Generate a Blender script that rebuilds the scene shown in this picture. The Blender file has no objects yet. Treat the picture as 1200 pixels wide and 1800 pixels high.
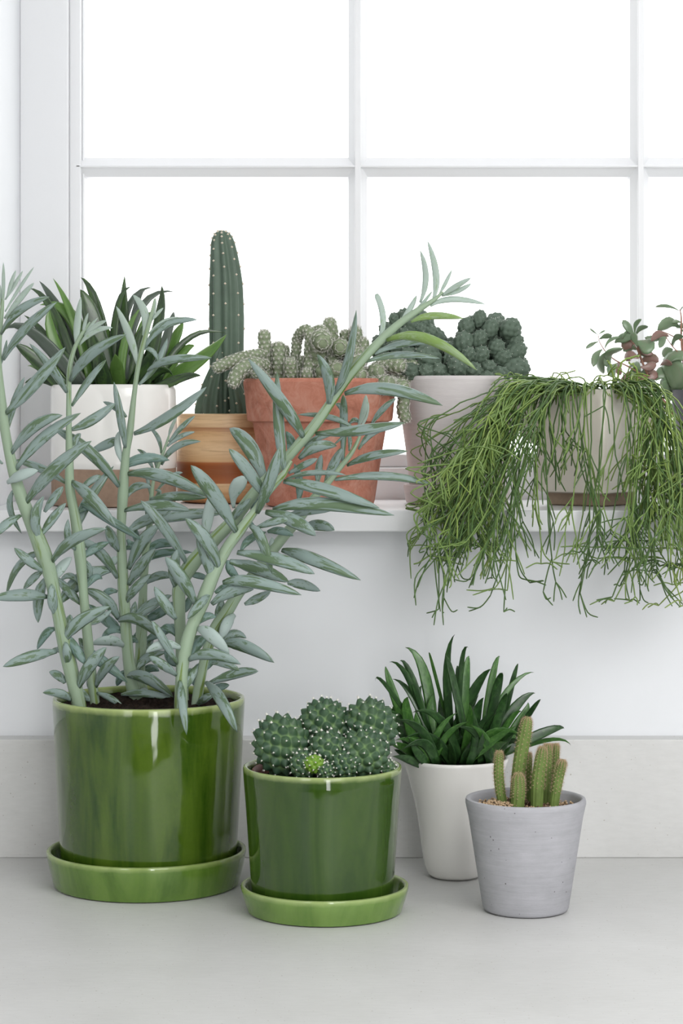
import bpy, math, random
import numpy as np
from mathutils import Vector, Matrix, Quaternion

# ------------------------------------------------------------------ camera, sky, lights, exposure
FPX = 4000.0                      # focal length in pixels of the 1200 x 1800 frame
CAM = Vector((0.0, -2.237, 0.452))
PX0, PY0 = 600.0, 700.0           # principal point (horizon row)
S = bpy.context.scene
COL = S.collection
cam_data = bpy.data.cameras.new('camera')
cam = bpy.data.objects.new('camera', cam_data)
COL.objects.link(cam)
cam.location = CAM
cam.rotation_euler = (math.pi / 2, 0, 0)
cam_data.sensor_fit = 'VERTICAL'
cam_data.sensor_height = 36.0
cam_data.lens = FPX / 1800 * 36.0
cam_data.shift_y = -200.0 / 1800.0
cam_data.clip_start = 0.05
S.camera = cam

world = bpy.data.worlds.new('sky')
S.world = world
world.use_nodes = True
_bg = world.node_tree.nodes['Background']
_bg.inputs['Color'].default_value = (1.0, 1.0, 1.0, 1)      # bright overcast sky
_bg.inputs['Strength'].default_value = 2.6


def area_light(name, loc, target, sx, sy, power, color=(1, 1, 1)):
    l = bpy.data.lights.new(name, 'AREA')
    l.shape = 'RECTANGLE'
    l.size, l.size_y, l.energy, l.color = sx, sy, power, color
    o = bpy.data.objects.new(name, l)
    COL.objects.link(o)
    o.location = loc
    o.rotation_euler = (Vector(target) - Vector(loc)).to_track_quat('-Z', 'Y').to_euler()
    return o


# daylight of the room's other windows: a wide one high behind, a narrow glazed door; plus two added fills
area_light('room_window_light', (1.15, -3.9, 0.95), (0.0, -0.1, 0.25), 2.2, 1.5, 32, (1.0, 1.0, 1.0))
area_light('overhead_fill_light', (0.75, -1.45, 1.42), (0.25, -0.35, 0.0), 1.3, 1.1, 37, (1.0, 1.0, 1.0))  # unseen overhead fill, added to brighten the worktop
area_light('left_fill_light', (-1.22, -2.5, 0.75), (-0.1, -0.1, 0.1), 0.9, 1.1, 9, (1.0, 1.0, 1.0))  # weak unseen fill, added to lift the shaded left side
area_light('glazed_door_light', (0.62, -4.1, 0.0), (0.0, 0.0, 0.1), 0.42, 1.7, 17, (1.0, 1.0, 1.0))
S.view_settings.view_transform = 'Standard'
S.view_settings.look = 'None'
S.view_settings.exposure = -0.04
S.view_settings.gamma = 1.0
S.view_settings.use_curve_mapping = False
S.cycles.max_bounces = 10
S.cycles.transparent_max_bounces = 16
S.cycles.sample_clamp_indirect = 6.0
S.cycles.caustics_reflective = False
S.cycles.caustics_refractive = False

rnd = random.Random(7)


def P(px, py, D):
    """world point at depth D (metres in front of the camera) seen at pixel (px, py)"""
    return Vector(((px - PX0) / FPX * D, CAM.y + D, CAM.z - (py - PY0) / FPX * D))


# ------------------------------------------------------------------ materials
def srgb(r, g, b):
    f = lambda c: c / 12.92 if c <= 0.04045 else ((c + 0.055) / 1.055) ** 2.4
    return (f(r / 255), f(g / 255), f(b / 255), 1)


class Mat:
    def __init__(s, name, rough=0.5, spec=0.5):
        s.m = bpy.data.materials.new(name)
        s.m.use_nodes = True
        s.t = s.m.node_tree
        s.b = s.t.nodes['Principled BSDF']
        s.b.inputs['Roughness'].default_value = rough
        s.b.inputs['Specular IOR Level'].default_value = spec

    def n(s, typ, **kw):
        nd = s.t.nodes.new(typ)
        for k, v in kw.items():
            setattr(nd, k, v)
        return nd

    def l(s, a, b):
        s.t.links.new(a, b)

    def coord(s, kind='Object', scale=(1, 1, 1)):
        tc = s.n('ShaderNodeTexCoord')
        mp = s.n('ShaderNodeMapping')
        mp.inputs['Scale'].default_value = scale
        s.l(tc.outputs[kind], mp.inputs['Vector'])
        return mp.outputs['Vector']

    def noise(s, vec, scale, detail=3, rough=0.5, dist=0.0):
        nd = s.n('ShaderNodeTexNoise')
        nd.inputs['Scale'].default_value = scale
        nd.inputs['Detail'].default_value = detail
        nd.inputs['Roughness'].default_value = rough
        nd.inputs['Distortion'].default_value = dist
        if vec is not None:
            s.l(vec, nd.inputs['Vector'])
        return nd.outputs['Fac']

    def ramp(s, fac, stops, interp='LINEAR'):
        nd = s.n('ShaderNodeValToRGB')
        cr = nd.color_ramp
        cr.interpolation = interp
        while len(cr.elements) < len(stops):
            cr.elements.new(0.5)
        for e, (p, c) in zip(cr.elements, stops):
            e.position = p
            e.color = c if len(c) == 4 else (*c, 1)
        s.l(fac, nd.inputs['Fac'])
        return nd.outputs['Color']

    def mix(s, fac, a, b, mode='MIX'):
        nd = s.n('ShaderNodeMix', data_type='RGBA', blend_type=mode)
        for sock, v in ((0, fac), (6, a), (7, b)):
            if hasattr(v, 'is_output') or isinstance(v, bpy.types.NodeSocket):
                s.l(v, nd.inputs[sock])
            else:
                nd.inputs[sock].default_value = v
        return nd.outputs[2]

    def color(s, c):
        if isinstance(c, bpy.types.NodeSocket):
            s.l(c, s.b.inputs['Base Color'])
        else:
            s.b.inputs['Base Color'].default_value = c
        return s

    def bump(s, h, strength, dist=0.001):
        nd = s.n('ShaderNodeBump')
        nd.inputs['Strength'].default_value = strength
        nd.inputs['Distance'].default_value = dist
        s.l(h, nd.inputs['Height'])
        s.l(nd.outputs['Normal'], s.b.inputs['Normal'])
        return s

    def sss(s, w, rad=(0.004, 0.006, 0.002)):
        s.b.inputs['Subsurface Weight'].default_value = w
        s.b.inputs['Subsurface Radius'].default_value = rad
        s.b.inputs['Subsurface Scale'].default_value = 1.0
        return s


W1, B1 = (1, 1, 1, 1), (0, 0, 0, 1)


def simple(name, c, rough=0.5, spec=0.5, var=0.0, scale=40, bump=0.0, bscale=200):
    m = Mat(name, rough, spec)
    if var:
        f = m.noise(m.coord(), scale, 4, 0.6)
        d = tuple(x * (1 - var) for x in c[:3]) + (1,)
        u = tuple(min(1, x * (1 + var)) for x in c[:3]) + (1,)
        m.color(m.ramp(f, [(0.3, d), (0.7, u)]))
    else:
        m.color(c)
    if bump:
        m.bump(m.noise(m.coord(), bscale, 4, 0.6), bump)
    return m.m


def leaf_mat(name, c_wax, c_bare, thresh=(0.5, 0.6), rough=0.45, tip=None, stretch=5.0, spec=0.35):
    """wax bloom rubbed off in streaks along the leaf (uv: x along, y around)"""
    m = Mat(name, rough, spec)
    uv = m.n('ShaderNodeUVMap')
    oi = m.n('ShaderNodeObjectInfo')
    mp = m.n('ShaderNodeMapping')
    mp.inputs['Scale'].default_value = (stretch, 6.0, 1)
    m.l(uv.outputs['UV'], mp.inputs['Vector'])
    add = m.n('ShaderNodeVectorMath', operation='ADD')
    mul = m.n('ShaderNodeVectorMath', operation='MULTIPLY')
    m.l(oi.outputs['Random'], mul.inputs[0])
    mul.inputs[1].default_value = (37, 53, 71)
    m.l(mp.outputs['Vector'], add.inputs[0])
    m.l(mul.outputs['Vector'], add.inputs[1])
    f = m.noise(add.outputs['Vector'], 1.0, 4, 0.65, 0.6)
    fac = m.ramp(f, [(thresh[0], B1), (thresh[1], W1)])
    v = m.noise(add.outputs['Vector'], 0.35, 2)
    wax = m.mix(v, tuple(x * 0.82 for x in c_wax[:3]) + (1,), tuple(min(1, x * 1.15) for x in c_wax[:3]) + (1,))
    c = m.mix(fac, wax, c_bare)
    if tip:
        sx = m.n('ShaderNodeSeparateXYZ')
        m.l(uv.outputs['UV'], sx.inputs['Vector'])
        c = m.mix(m.ramp(sx.outputs['X'], [(0.9, B1), (1.0, W1)]), c, tip)
    m.color(c)
    return m.m


M = {}
M['wall'] = simple('wall_paint', srgb(226, 228, 231), 0.55, 0.3, 0.012, 6)
M['frame'] = simple('white_gloss_paint', srgb(226, 227, 229), 0.35, 0.4)
M['room'] = simple('room_paint', srgb(236, 236, 236), 0.8, 0.2)
M['floorboards'] = simple('dark_floor', srgb(92, 84, 76), 0.6, 0.3, 0.1, 3)


def worktop_mat():
    m = Mat('worktop_concrete', 0.42, 0.4)
    a = m.noise(m.coord(), 7, 5, 0.6, 0.4)
    b = m.noise(m.coord(scale=(1, 4, 4)), 60, 4, 0.7)
    c = m.mix(0.35, m.ramp(a, [(0.3, srgb(198, 198, 196)), (0.7, srgb(212, 212, 211))]),
              m.ramp(b, [(0.3, srgb(196, 196, 194)), (0.7, srgb(214, 214, 212))]))
    sp = m.noise(m.coord(), 420, 1, 0.3)
    c = m.mix(m.ramp(sp, [(0.74, B1), (0.78, W1)]), c, srgb(170, 166, 158))
    m.color(c).bump(m.noise(m.coord(), 120, 4, 0.6), 0.12, 0.0006)
    return m.m


M['worktop'] = worktop_mat()


def glaze_mat(name, ztop, lo, hi, edge, foot=None):
    """transparent green glaze: pools dark in drips, thin and pale at the lip"""
    m = Mat(name, 0.06, 0.55)
    f = m.noise(m.coord(scale=(1, 1, 0.16)), 34, 4, 0.6, 0.6)
    g = m.noise(m.coord(), 300, 3, 0.7)
    c = m.ramp(f, [(0.34, lo), (0.6, hi)])
    c = m.mix(0.25, c, m.mix(g, lo, hi))
    sz = m.n('ShaderNodeSeparateXYZ')
    m.l(m.coord(), sz.inputs['Vector'])
    wob = m.noise(m.coord(), 90, 3)
    ma = m.n('ShaderNodeMath', operation='MULTIPLY_ADD')
    m.l(wob, ma.inputs[0])
    ma.inputs[1].default_value = 0.003
    m.l(sz.outputs['Z'], ma.inputs[2])
    mr = m.n('ShaderNodeMapRange')
    mr.inputs['From Min'].default_value = ztop - 0.0035
    mr.inputs['From Max'].default_value = ztop + 0.0022
    m.l(ma.outputs[0], mr.inputs['Value'])
    c = m.mix(mr.outputs[0], c, edge)
    m.color(c)
    m.b.inputs['Coat Weight'].default_value = 0.25
    m.b.inputs['Coat Roughness'].default_value = 0.03
    m.bump(m.noise(m.coord(scale=(1, 1, 0.5)), 30, 2, 0.5), 0.45, 0.0026)
    return m.m


M['glaze_big'] = glaze_mat('green_glaze_tall_pot', 0.166, srgb(26, 58, 6), srgb(78, 102, 30), srgb(156, 172, 106))
M['glaze_small'] = glaze_mat('green_glaze_short_pot', 0.122, srgb(34, 62, 12), srgb(58, 84, 26), srgb(164, 180, 118))
M['glaze_dish'] = glaze_mat('green_glaze_dish', 0.033, srgb(66, 98, 28), srgb(100, 130, 54), srgb(156, 174, 108))
M['glaze_dish2'] = glaze_mat('green_glaze_small_dish', 0.0235, srgb(82, 114, 44), srgb(114, 144, 70), srgb(164, 182, 118))
M['clay_foot'] = simple('bare_red_clay', srgb(150, 96, 72), 0.9, 0.2, 0.1)
M['white_gloss'] = simple('white_glaze', srgb(240, 238, 234), 0.12, 0.5, 0.01, 8)
M['cream_gloss'] = simple('cream_glaze', srgb(226, 218, 206), 0.15, 0.5, 0.02, 8)
M['cream_streak'] = simple('streaked_cream_glaze', srgb(228, 222, 210), 0.16, 0.5, 0.05, 18)
M['raw_clay'] = simple('raw_brown_clay', srgb(158, 134, 116), 0.9, 0.2, 0.12, 120, 0.3, 300)
M['raw_clay2'] = simple('raw_tan_clay', srgb(150, 132, 114), 0.9, 0.2, 0.1, 120, 0.3, 300)
M['charcoal'] = simple('charcoal_pot', srgb(86, 86, 92), 0.6, 0.3, 0.05)


def concrete(name, a, b, pits=True):
    m = Mat(name, 0.85, 0.2)
    f = m.noise(m.coord(scale=(1, 1, 2)), 40, 5, 0.65)
    r = m.noise(m.coord(scale=(0.3, 0.3, 6)), 60, 3, 0.6)
    c = m.mix(0.4, m.ramp(f, [(0.3, a), (0.7, b)]), m.ramp(r, [(0.3, a), (0.7, b)]))
    if pits:
        v = m.n('ShaderNodeTexVoronoi')
        v.inputs['Scale'].default_value = 95
        m.l(m.coord(), v.inputs['Vector'])
        w = m.noise(m.coord(), 50, 2)
        th = m.n('ShaderNodeMath', operation='MULTIPLY')
        m.l(w, th.inputs[0])
        th.inputs[1].default_value = 0.11
        lt = m.n('ShaderNodeMath', operation='LESS_THAN')
        m.l(v.outputs['Distance'], lt.inputs[0])
        m.l(th.outputs[0], lt.inputs[1])
        c = m.mix(lt.outputs[0], c, srgb(110, 108, 108))
    m.color(c).bump(m.noise(m.coord(scale=(0.5, 0.5, 4)), 200, 4, 0.7), 0.3, 0.0006)
    return m.m


M['concrete'] = concrete('concrete_pot', srgb(160, 160, 164), srgb(181, 181, 186))
M['pale_concrete'] = concrete('pale_concrete_pot', srgb(200, 194, 194), srgb(214, 209, 208), False)


def terracotta():
    m = Mat('weathered_terracotta', 0.9, 0.2)
    f = m.noise(m.coord(), 45, 6, 0.7, 0.6)
    c = m.ramp(f, [(0.32, srgb(158, 102, 84)), (0.5, srgb(188, 126, 106)), (0.7, srgb(202, 150, 132))])
    w = m.noise(m.coord(scale=(1, 1, 0.5)), 30, 6, 0.75, 1.0)
    c = m.mix(m.ramp(w, [(0.55, B1), (0.72, (0.55, 0.55, 0.55, 1))]), c, srgb(206, 170, 154))
    m.color(c).bump(m.noise(m.coord(), 400, 3, 0.6), 0.25, 0.0005)
    return m.m


M['terracotta'] = terracotta()


def wood():
    m = Mat('layered_turned_wood', 0.4, 0.4)
    sz = m.n('ShaderNodeSeparateXYZ')
    v = m.coord()
    m.l(v, sz.inputs['Vector'])
    mr = m.n('ShaderNodeMapRange')
    mr.inputs['From Min'].default_value = 0.0
    mr.inputs['From Max'].default_value = 0.0935
    m.l(sz.outputs['Z'], mr.inputs['Value'])
    lt1, lt2 = srgb(212, 172, 126), srgb(226, 194, 152)
    dk = srgb(146, 80, 40)
    md = srgb(172, 100, 54)
    c = m.ramp(mr.outputs[0], [(0.0, srgb(184, 124, 72)), (0.13, lt1), (0.22, lt2), (0.23, md), (0.33, dk),
                               (0.42, dk), (0.455, md), (0.47, lt1), (0.6, lt2), (0.78, lt1), (0.84, srgb(178, 132, 92)), (0.855, lt2), (1.0, lt2)])
    g = m.noise(m.coord(scale=(1, 1, 14)), 14, 5, 0.65, 0.8)
    c = m.mix(m.ramp(g, [(0.45, B1), (0.7, (0.5, 0.5, 0.5, 1))]), c, srgb(150, 100, 62))
    m.color(c)
    return m.m


M['wood'] = wood()


def soil_mat(name, a, b, fleck=None):
    m = Mat(name, 0.95, 0.1)
    f = m.noise(m.coord(), 260, 5, 0.75)
    c = m.ramp(f, [(0.35, a), (0.65, b)])
    if fleck:
        v = m.noise(m.coord(), 500, 2, 0.5)
        c = m.mix(m.ramp(v, [(0.64, B1), (0.68, W1)]), c, fleck)
    m.color(c).bump(f, 1.0, 0.003)
    return m.m


M['soil'] = soil_mat('dark_potting_soil', srgb(24, 20, 18), srgb(62, 50, 42))
M['gritty'] = soil_mat('gritty_soil', srgb(60, 46, 36), srgb(150, 122, 96), srgb(214, 200, 180))
M['grit'] = simple('tan_grit', srgb(196, 170, 138), 0.9, 0.2, 0.35, 160)

M['chalk_leaf'] = leaf_mat('waxy_blue_grey_leaf', srgb(133, 151, 146), srgb(90, 112, 84), (0.49, 0.56), 0.42, None, 2.6)
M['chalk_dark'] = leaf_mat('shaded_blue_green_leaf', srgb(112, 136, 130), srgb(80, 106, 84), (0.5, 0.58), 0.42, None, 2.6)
M['chalk_young'] = leaf_mat('pale_young_leaf', srgb(164, 180, 170), srgb(138, 162, 130), (0.55, 0.7), 0.5)
M['chalk_green'] = leaf_mat('rubbed_green_leaf', srgb(146, 168, 128), srgb(124, 152, 82), (0.38, 0.55), 0.35)
M['chalk_pale'] = leaf_mat('whitish_bloomed_leaf', srgb(164, 180, 175), srgb(112, 136, 108), (0.6, 0.68), 0.5)
M['chalk_stem'] = leaf_mat('waxy_pale_green_stem', srgb(148, 168, 143), srgb(108, 130, 62), (0.56, 0.64), 0.5, None, 4.0)
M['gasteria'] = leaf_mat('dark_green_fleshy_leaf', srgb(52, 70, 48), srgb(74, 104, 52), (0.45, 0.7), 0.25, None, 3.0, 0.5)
M['gasteria_lit'] = leaf_mat('lit_green_fleshy_leaf', srgb(86, 122, 58), srgb(108, 142, 74), (0.4, 0.7), 0.28, None, 3.0, 0.5)  # light through the translucent blades, put into a brighter green
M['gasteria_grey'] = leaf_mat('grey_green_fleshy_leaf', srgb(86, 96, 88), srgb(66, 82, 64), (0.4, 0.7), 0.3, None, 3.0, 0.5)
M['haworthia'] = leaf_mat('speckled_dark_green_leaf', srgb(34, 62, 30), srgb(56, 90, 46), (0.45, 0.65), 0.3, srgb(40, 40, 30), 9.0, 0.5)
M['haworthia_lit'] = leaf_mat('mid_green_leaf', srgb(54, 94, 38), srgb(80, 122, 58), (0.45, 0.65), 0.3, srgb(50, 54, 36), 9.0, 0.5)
M['jade'] = leaf_mat('jade_leaf', srgb(112, 134, 104), srgb(128, 130, 112), (0.5, 0.75), 0.3, None, 2.0, 0.5)
M['jade_red'] = leaf_mat('reddened_jade_leaf', srgb(134, 104, 96), srgb(116, 118, 96), (0.5, 0.75), 0.3, None, 2.0, 0.5)
M['jade_stem'] = simple('jade_stem', srgb(150, 112, 96), 0.7, 0.2, 0.2, 80)
M['rhip'] = leaf_mat('green_thread_stem', srgb(104, 130, 66), srgb(122, 148, 80), (0.4, 0.7), 0.45, None, 2.0)
M['rhip_dark'] = leaf_mat('dark_green_thread_stem', srgb(66, 94, 48), srgb(86, 114, 58), (0.4, 0.7), 0.45, None, 2.0)
M['rhip_pale'] = leaf_mat('yellow_green_thread_stem', srgb(136, 158, 82), srgb(122, 146, 72), (0.4, 0.7), 0.45, None, 2.0)
M['column'] = simple('column_cactus_skin', srgb(90, 107, 93), 0.5, 0.3, 0.15, 30)
M['areole'] = simple('pale_areole_wool', srgb(216, 204, 186), 0.95, 0.1)
M['finger'] = simple('finger_cactus_skin', srgb(132, 144, 116), 0.7, 0.2, 0.15, 120)
M['white_spine'] = simple('white_spine', srgb(232, 230, 222), 0.7, 0.2)
M['tan_spine'] = simple('tan_spine', srgb(198, 172, 142), 0.7, 0.2)
M['globe'] = None
M['peanut'] = simple('bristly_cactus_skin', srgb(104, 124, 66), 0.6, 0.2, 0.25, 60)
M['plastic'] = simple('brown_plastic_pot', srgb(120, 62, 48), 0.45, 0.4)


def attr_mat(name, low, high, rough=0.5):
    """skin colour follows the tubercles: grooves paler, tips darker (attribute 'tub')"""
    m = Mat(name, rough, 0.3)
    a = m.n('ShaderNodeAttribute', attribute_name='tub')
    n = m.noise(m.coord(), 60, 2)
    c = m.ramp(a.outputs['Fac'], [(0.0, low), (0.3, high)])
    c = m.mix(m.ramp(n, [(0.3, B1), (0.8, (0.35, 0.35, 0.35, 1))]), c, low)
    m.color(c)
    return m.m


M['globe'] = attr_mat('globe_cactus_skin', srgb(104, 132, 84), srgb(50, 76, 58), 0.4)
M['globe_new'] = attr_mat('bright_offset_skin', srgb(130, 160, 60), srgb(96, 136, 44), 0.45)
M['clump'] = attr_mat('clump_cactus_skin', srgb(70, 84, 70), srgb(92, 108, 94), 0.6)


def glass():
    m = bpy.data.materials.new('window_glass')
    m.use_nodes = True
    t = m.node_tree
    t.nodes.clear()
    out = t.nodes.new('ShaderNodeOutputMaterial')
    mx = t.nodes.new('ShaderNodeMixShader')
    tr = t.nodes.new('ShaderNodeBsdfTransparent')
    tr.inputs['Color'].default_value = (0.97, 0.98, 0.975, 1)
    gl = t.nodes.new('ShaderNodeBsdfGlossy')
    gl.inputs['Roughness'].default_value = 0.01
    fr = t.nodes.new('ShaderNodeFresnel')
    fr.inputs['IOR'].default_value = 1.5
    t.links.new(fr.outputs[0], mx.inputs[0])
    t.links.new(tr.outputs[0], mx.inputs[1])
    t.links.new(gl.outputs[0], mx.inputs[2])
    t.links.new(mx.outputs[0], out.inputs['Surface'])
    return m


M['glass'] = glass()


# ------------------------------------------------------------------ mesh building
class MB:
    """collects geometry in world coordinates; build() links ONE mesh object"""

    def __init__(s):
        s.v, s.f, s.uv, s.at = [], [], [], []

    def add(s, verts, faces, uvs=None, at=None):
        b = len(s.v)
        s.v.extend([tuple(p) for p in verts])
        s.f.extend([tuple(i + b for i in f) for f in faces])
        s.uv.extend(uvs if uvs else [(0.5, 0.5)] * len(verts))
        s.at.extend(at if at is not None else [0.0] * len(verts))
        return s

    def box(s, x0, x1, y0, y1, z0, z1):
        v = [(x0, y0, z0), (x1, y0, z0), (x1, y1, z0), (x0, y1, z0), (x0, y0, z1), (x1, y0, z1), (x1, y1, z1), (x0, y1, z1)]
        return s.add(v, [(0, 3, 2, 1), (4, 5, 6, 7), (0, 1, 5, 4), (1, 2, 6, 5), (2, 3, 7, 6), (3, 0, 4, 7)])

    def lathe(s, prof, c, seg=72, wob=0.0):
        """closed of revolution about the vertical through c; prof = [(r, z)...] from outer bottom round to inner"""
        vs, fs, us = [], [], []
        n = len(prof)
        for j, (r, z) in enumerate(prof):
            for i in range(seg):
                a = 2 * math.pi * i / seg
                rr = r * (1 + wob * math.sin(2 * a + z * 20))
                vs.append((c[0] + rr * math.cos(a), c[1] + rr * math.sin(a), c[2] + z))
                us.append((j / n, i / seg))
        for j in range(n - 1):
            for i in range(seg):
                k = (i + 1) % seg
                fs.append((j * seg + i, j * seg + k, (j + 1) * seg + k, (j + 1) * seg + i))
        fs.append(tuple(range(seg - 1, -1, -1)))
        fs.append(tuple((n - 1) * seg + i for i in range(seg)))
        return s.add(vs, fs, us)

    def tube(s, pts, rad, sides=8, tipcap=True, mod=None, rnd_at=None):
        """pts: list of Vectors, rad: radius per point; mod(t, a) scales the radius"""
        n = len(pts)
        vs, fs, us, at = [], [], [], []
        up = None
        for j in range(n):
            t = (pts[min(j + 1, n - 1)] - pts[max(j - 1, 0)])
            if t.length < 1e-9:
                t = Vector((0, 0, 1))
            t.normalize()
            if up is None:
                up = t.orthogonal().normalized()
            up = (up - t * up.dot(t)).normalized()
            sd = t.cross(up)
            for i in range(sides):
                a = 2 * math.pi * i / sides
                r = rad[j]
                if mod:
                    k, w = mod(j / (n - 1), a)
                    r *= k
                    at.append(w)
                else:
                    at.append(0.0)
                p = pts[j] + up * (r * math.cos(a)) + sd * (r * math.sin(a))
                vs.append(p)
                us.append((j / (n - 1), i / sides))
        for j in range(n - 1):
            for i in range(sides):
                k = (i + 1) % sides
                fs.append((j * sides + i, j * sides + k, (j + 1) * sides + k, (j + 1) * sides + i))
        fs.append(tuple(range(sides - 1, -1, -1)))
        fs.append(tuple((n - 1) * sides + i for i in range(sides)))
        return s.add(vs, fs, us, at)

    def leaf(s, base, mid, tip, width, thick=0.45, prof=None, roll=0.0, rings=11, sides=8, face=Vector((0, -1, 0.25)), keel=0.0, cup=0.0):
        ctrl = mid * 2 - (base + tip) * 0.5
        vs, fs, us = [], [], []
        prev_n = None
        for j in range(rings):
            t = j / (rings - 1)
            t = t if t < 0.7 else 0.7 + 0.3 * (1 - max(0.0, 1 - (t - 0.7) / 0.3) ** 1.35)
            c = base * (1 - t) ** 2 + ctrl * (2 * t * (1 - t)) + tip * t * t
            d = ((ctrl - base) * (1 - t) + (tip - ctrl) * t).normalized()
            nr = face if prev_n is None else prev_n
            nr = (nr - d * nr.dot(d))
            if nr.length < 1e-4:
                nr = d.orthogonal()
            nr.normalize()
            if prev_n is None:
                nr = Quaternion(d, roll) @ nr
            prev_n = nr
            sd = d.cross(nr)
            w = width * 0.5 * ip(prof, t)
            th = w * thick
            for i in range(sides):
                a = 2 * math.pi * i / sides
                x, y = math.cos(a), math.sin(a)
                yy = th * y * (1.0 if y > 0 else 1.0 + keel)
                if cup and y > 0:
                    yy -= cup * th * (1 - abs(x))
                vs.append(c + sd * (w * x) + nr * yy)
                us.append((t, i / sides))
        for j in range(rings - 1):
            for i in range(sides):
                k = (i + 1) % sides
                fs.append((j * sides + i, j * sides + k, (j + 1) * sides + k, (j + 1) * sides + i))
        fs.append(tuple(range(sides - 1, -1, -1)))
        fs.append(tuple((rings - 1) * sides + i for i in range(sides)))
        return s.add(vs, fs, us)

    def blob(s, c, r, n=1):
        """small octahedron"""
        v = [(r, 0, 0), (-r, 0, 0), (0, r, 0), (0, -r, 0), (0, 0, r), (0, 0, -r)]
        return s.add([c + Vector(p) for p in v], [(0, 2, 4), (2, 1, 4), (1, 3, 4), (3, 0, 4), (2, 0, 5), (1, 2, 5), (3, 1, 5), (0, 3, 5)])

    def spike(s, a, b, w):
        """needle: thin three-sided pyramid"""
        d = (b - a)
        o = d.orthogonal().normalized() * w
        q = d.normalized().cross(o)
        return s.add([a + o, a - o * 0.5 + q * 0.87, a - o * 0.5 - q * 0.87, b], [(0, 1, 3), (1, 2, 3), (2, 0, 3), (2, 1, 0)])

    def build(s, name, mat, parent=None, smooth=True, attr=False, bevel=0.0, angle=None):
        org = Vector((0, 0, 0))
        if parent is not None:
            q = parent
            while q is not None:
                org += q.location
                q = q.parent
        me = bpy.data.meshes.new(name)
        V = np.array(s.v, dtype=np.float64) - np.array(org)
        me.from_pydata(V.tolist(), [], s.f)
        uvl = me.uv_layers.new(name='UVMap')
        li = np.empty(len(me.loops), dtype=np.int32)
        me.loops.foreach_get('vertex_index', li)
        uvl.data.foreach_set('uv', np.array(s.uv, dtype=np.float32)[li].ravel())
        if attr:
            a = me.attributes.new('tub', 'FLOAT', 'POINT')
            a.data.foreach_set('value', np.array(s.at, dtype=np.float32))
        if smooth:
            me.polygons.foreach_set('use_smooth', [True] * len(me.polygons))
        if angle:
            me.set_sharp_from_angle(angle=math.radians(angle))
        me.materials.append(mat)
        o = bpy.data.objects.new(name, me)
        COL.objects.link(o)
        if parent is not None:
            o.parent = parent
        if bevel:
            b = o.modifiers.new('bevel', 'BEVEL')
            b.width, b.segments, b.limit_method = bevel, 3, 'ANGLE'
        return o


_PC = {}


def ip(prof, t):
    for (a, va), (b, vb) in zip(prof, prof[1:]):
        if t <= b:
            u = (t - a) / (b - a)
            u = u * u * (3 - 2 * u) * 0.5 + u * 0.5
            return va + (vb - va) * u
    return prof[-1][1]


SEN = [(0, .36), (.12, .55), (.3, .9), (.48, 1), (.68, .92), (.84, .66), (.94, .36), (1, .02)]
GAS = [(0, 1), (.3, .98), (.6, .74), (.85, .36), (.95, .14), (1, .01)]
HAW = [(0, .8), (.25, 1), (.45, .97), (.68, .66), (.86, .3), (.95, .1), (1, .01)]
JAD = [(0, .14), (.2, .45), (.5, .95), (.7, 1), (.88, .72), (.96, .4), (1, .05)]
BLUNT = [(0, .5), (.2, .75), (.6, 1), (.95, .9), (1, .55)]
SPOON = [(0, .2), (.2, .4), (.5, .9), (.75, 1), (.92, .7), (1, .2)]


def catmull(pts, n):
    out = []
    m = len(pts)
    for i in range(m - 1):
        p0, p1, p2, p3 = pts[max(i - 1, 0)], pts[i], pts[i + 1], pts[min(i + 2, m - 1)]
        for k in range(n):
            t = k / n
            out.append(0.5 * ((2 * p1) + (p2 - p0) * t + (2 * p0 - 5 * p1 + 4 * p2 - p3) * t * t + (3 * p1 - p0 - 3 * p2 + p3) * t ** 3))
    out.append(pts[-1])
    return out


def lerp_list(vals, n):
    out = []
    for a, b in zip(vals, vals[1:]):
        out += [a + (b - a) * k / n for k in range(n)]
    return out + [vals[-1]]


def thing(name, label, cat, loc, group=None):
    o = bpy.data.objects.new(name, None)
    o.empty_display_size = 0.02
    COL.objects.link(o)
    o.location = loc
    o['label'], o['category'] = label, cat
    if group:
        o['group'] = group
    return o


def tag(o, label, cat, group=None):
    o['label'], o['category'] = label, cat
    if group:
        o['group'] = group
    return o


def struct(o):
    o['kind'] = 'structure'
    return o


def stuff(o):
    o['kind'] = 'stuff'
    return o


def at_px(cx, D, z):
    return Vector(((cx - PX0) / FPX * D, CAM.y + D, z))


def pot_profile(outer, wall, floor):
    """outer [(r,z)] bottom to top -> closed profile with rounded lip and inner wall"""
    r, z = outer[-1]
    p = list(outer[:-1]) + [(r - 0.0004, z - wall * 0.5), (r - wall * 0.18, z - wall * 0.12), (r - wall * 0.5, z), (r - wall * 0.82, z - wall * 0.12)]
    p.append((r - wall, z - wall * 0.5))
    for (r2, z2) in reversed(outer[1:-1]):
        if z2 > floor + 0.004 and z2 < z - wall:
            p.append((r2 - wall, z2))
    p.append((outer[0][0] - wall, floor + 0.003))
    p.append((outer[0][0] - wall - 0.004, floor))
    return p


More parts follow.
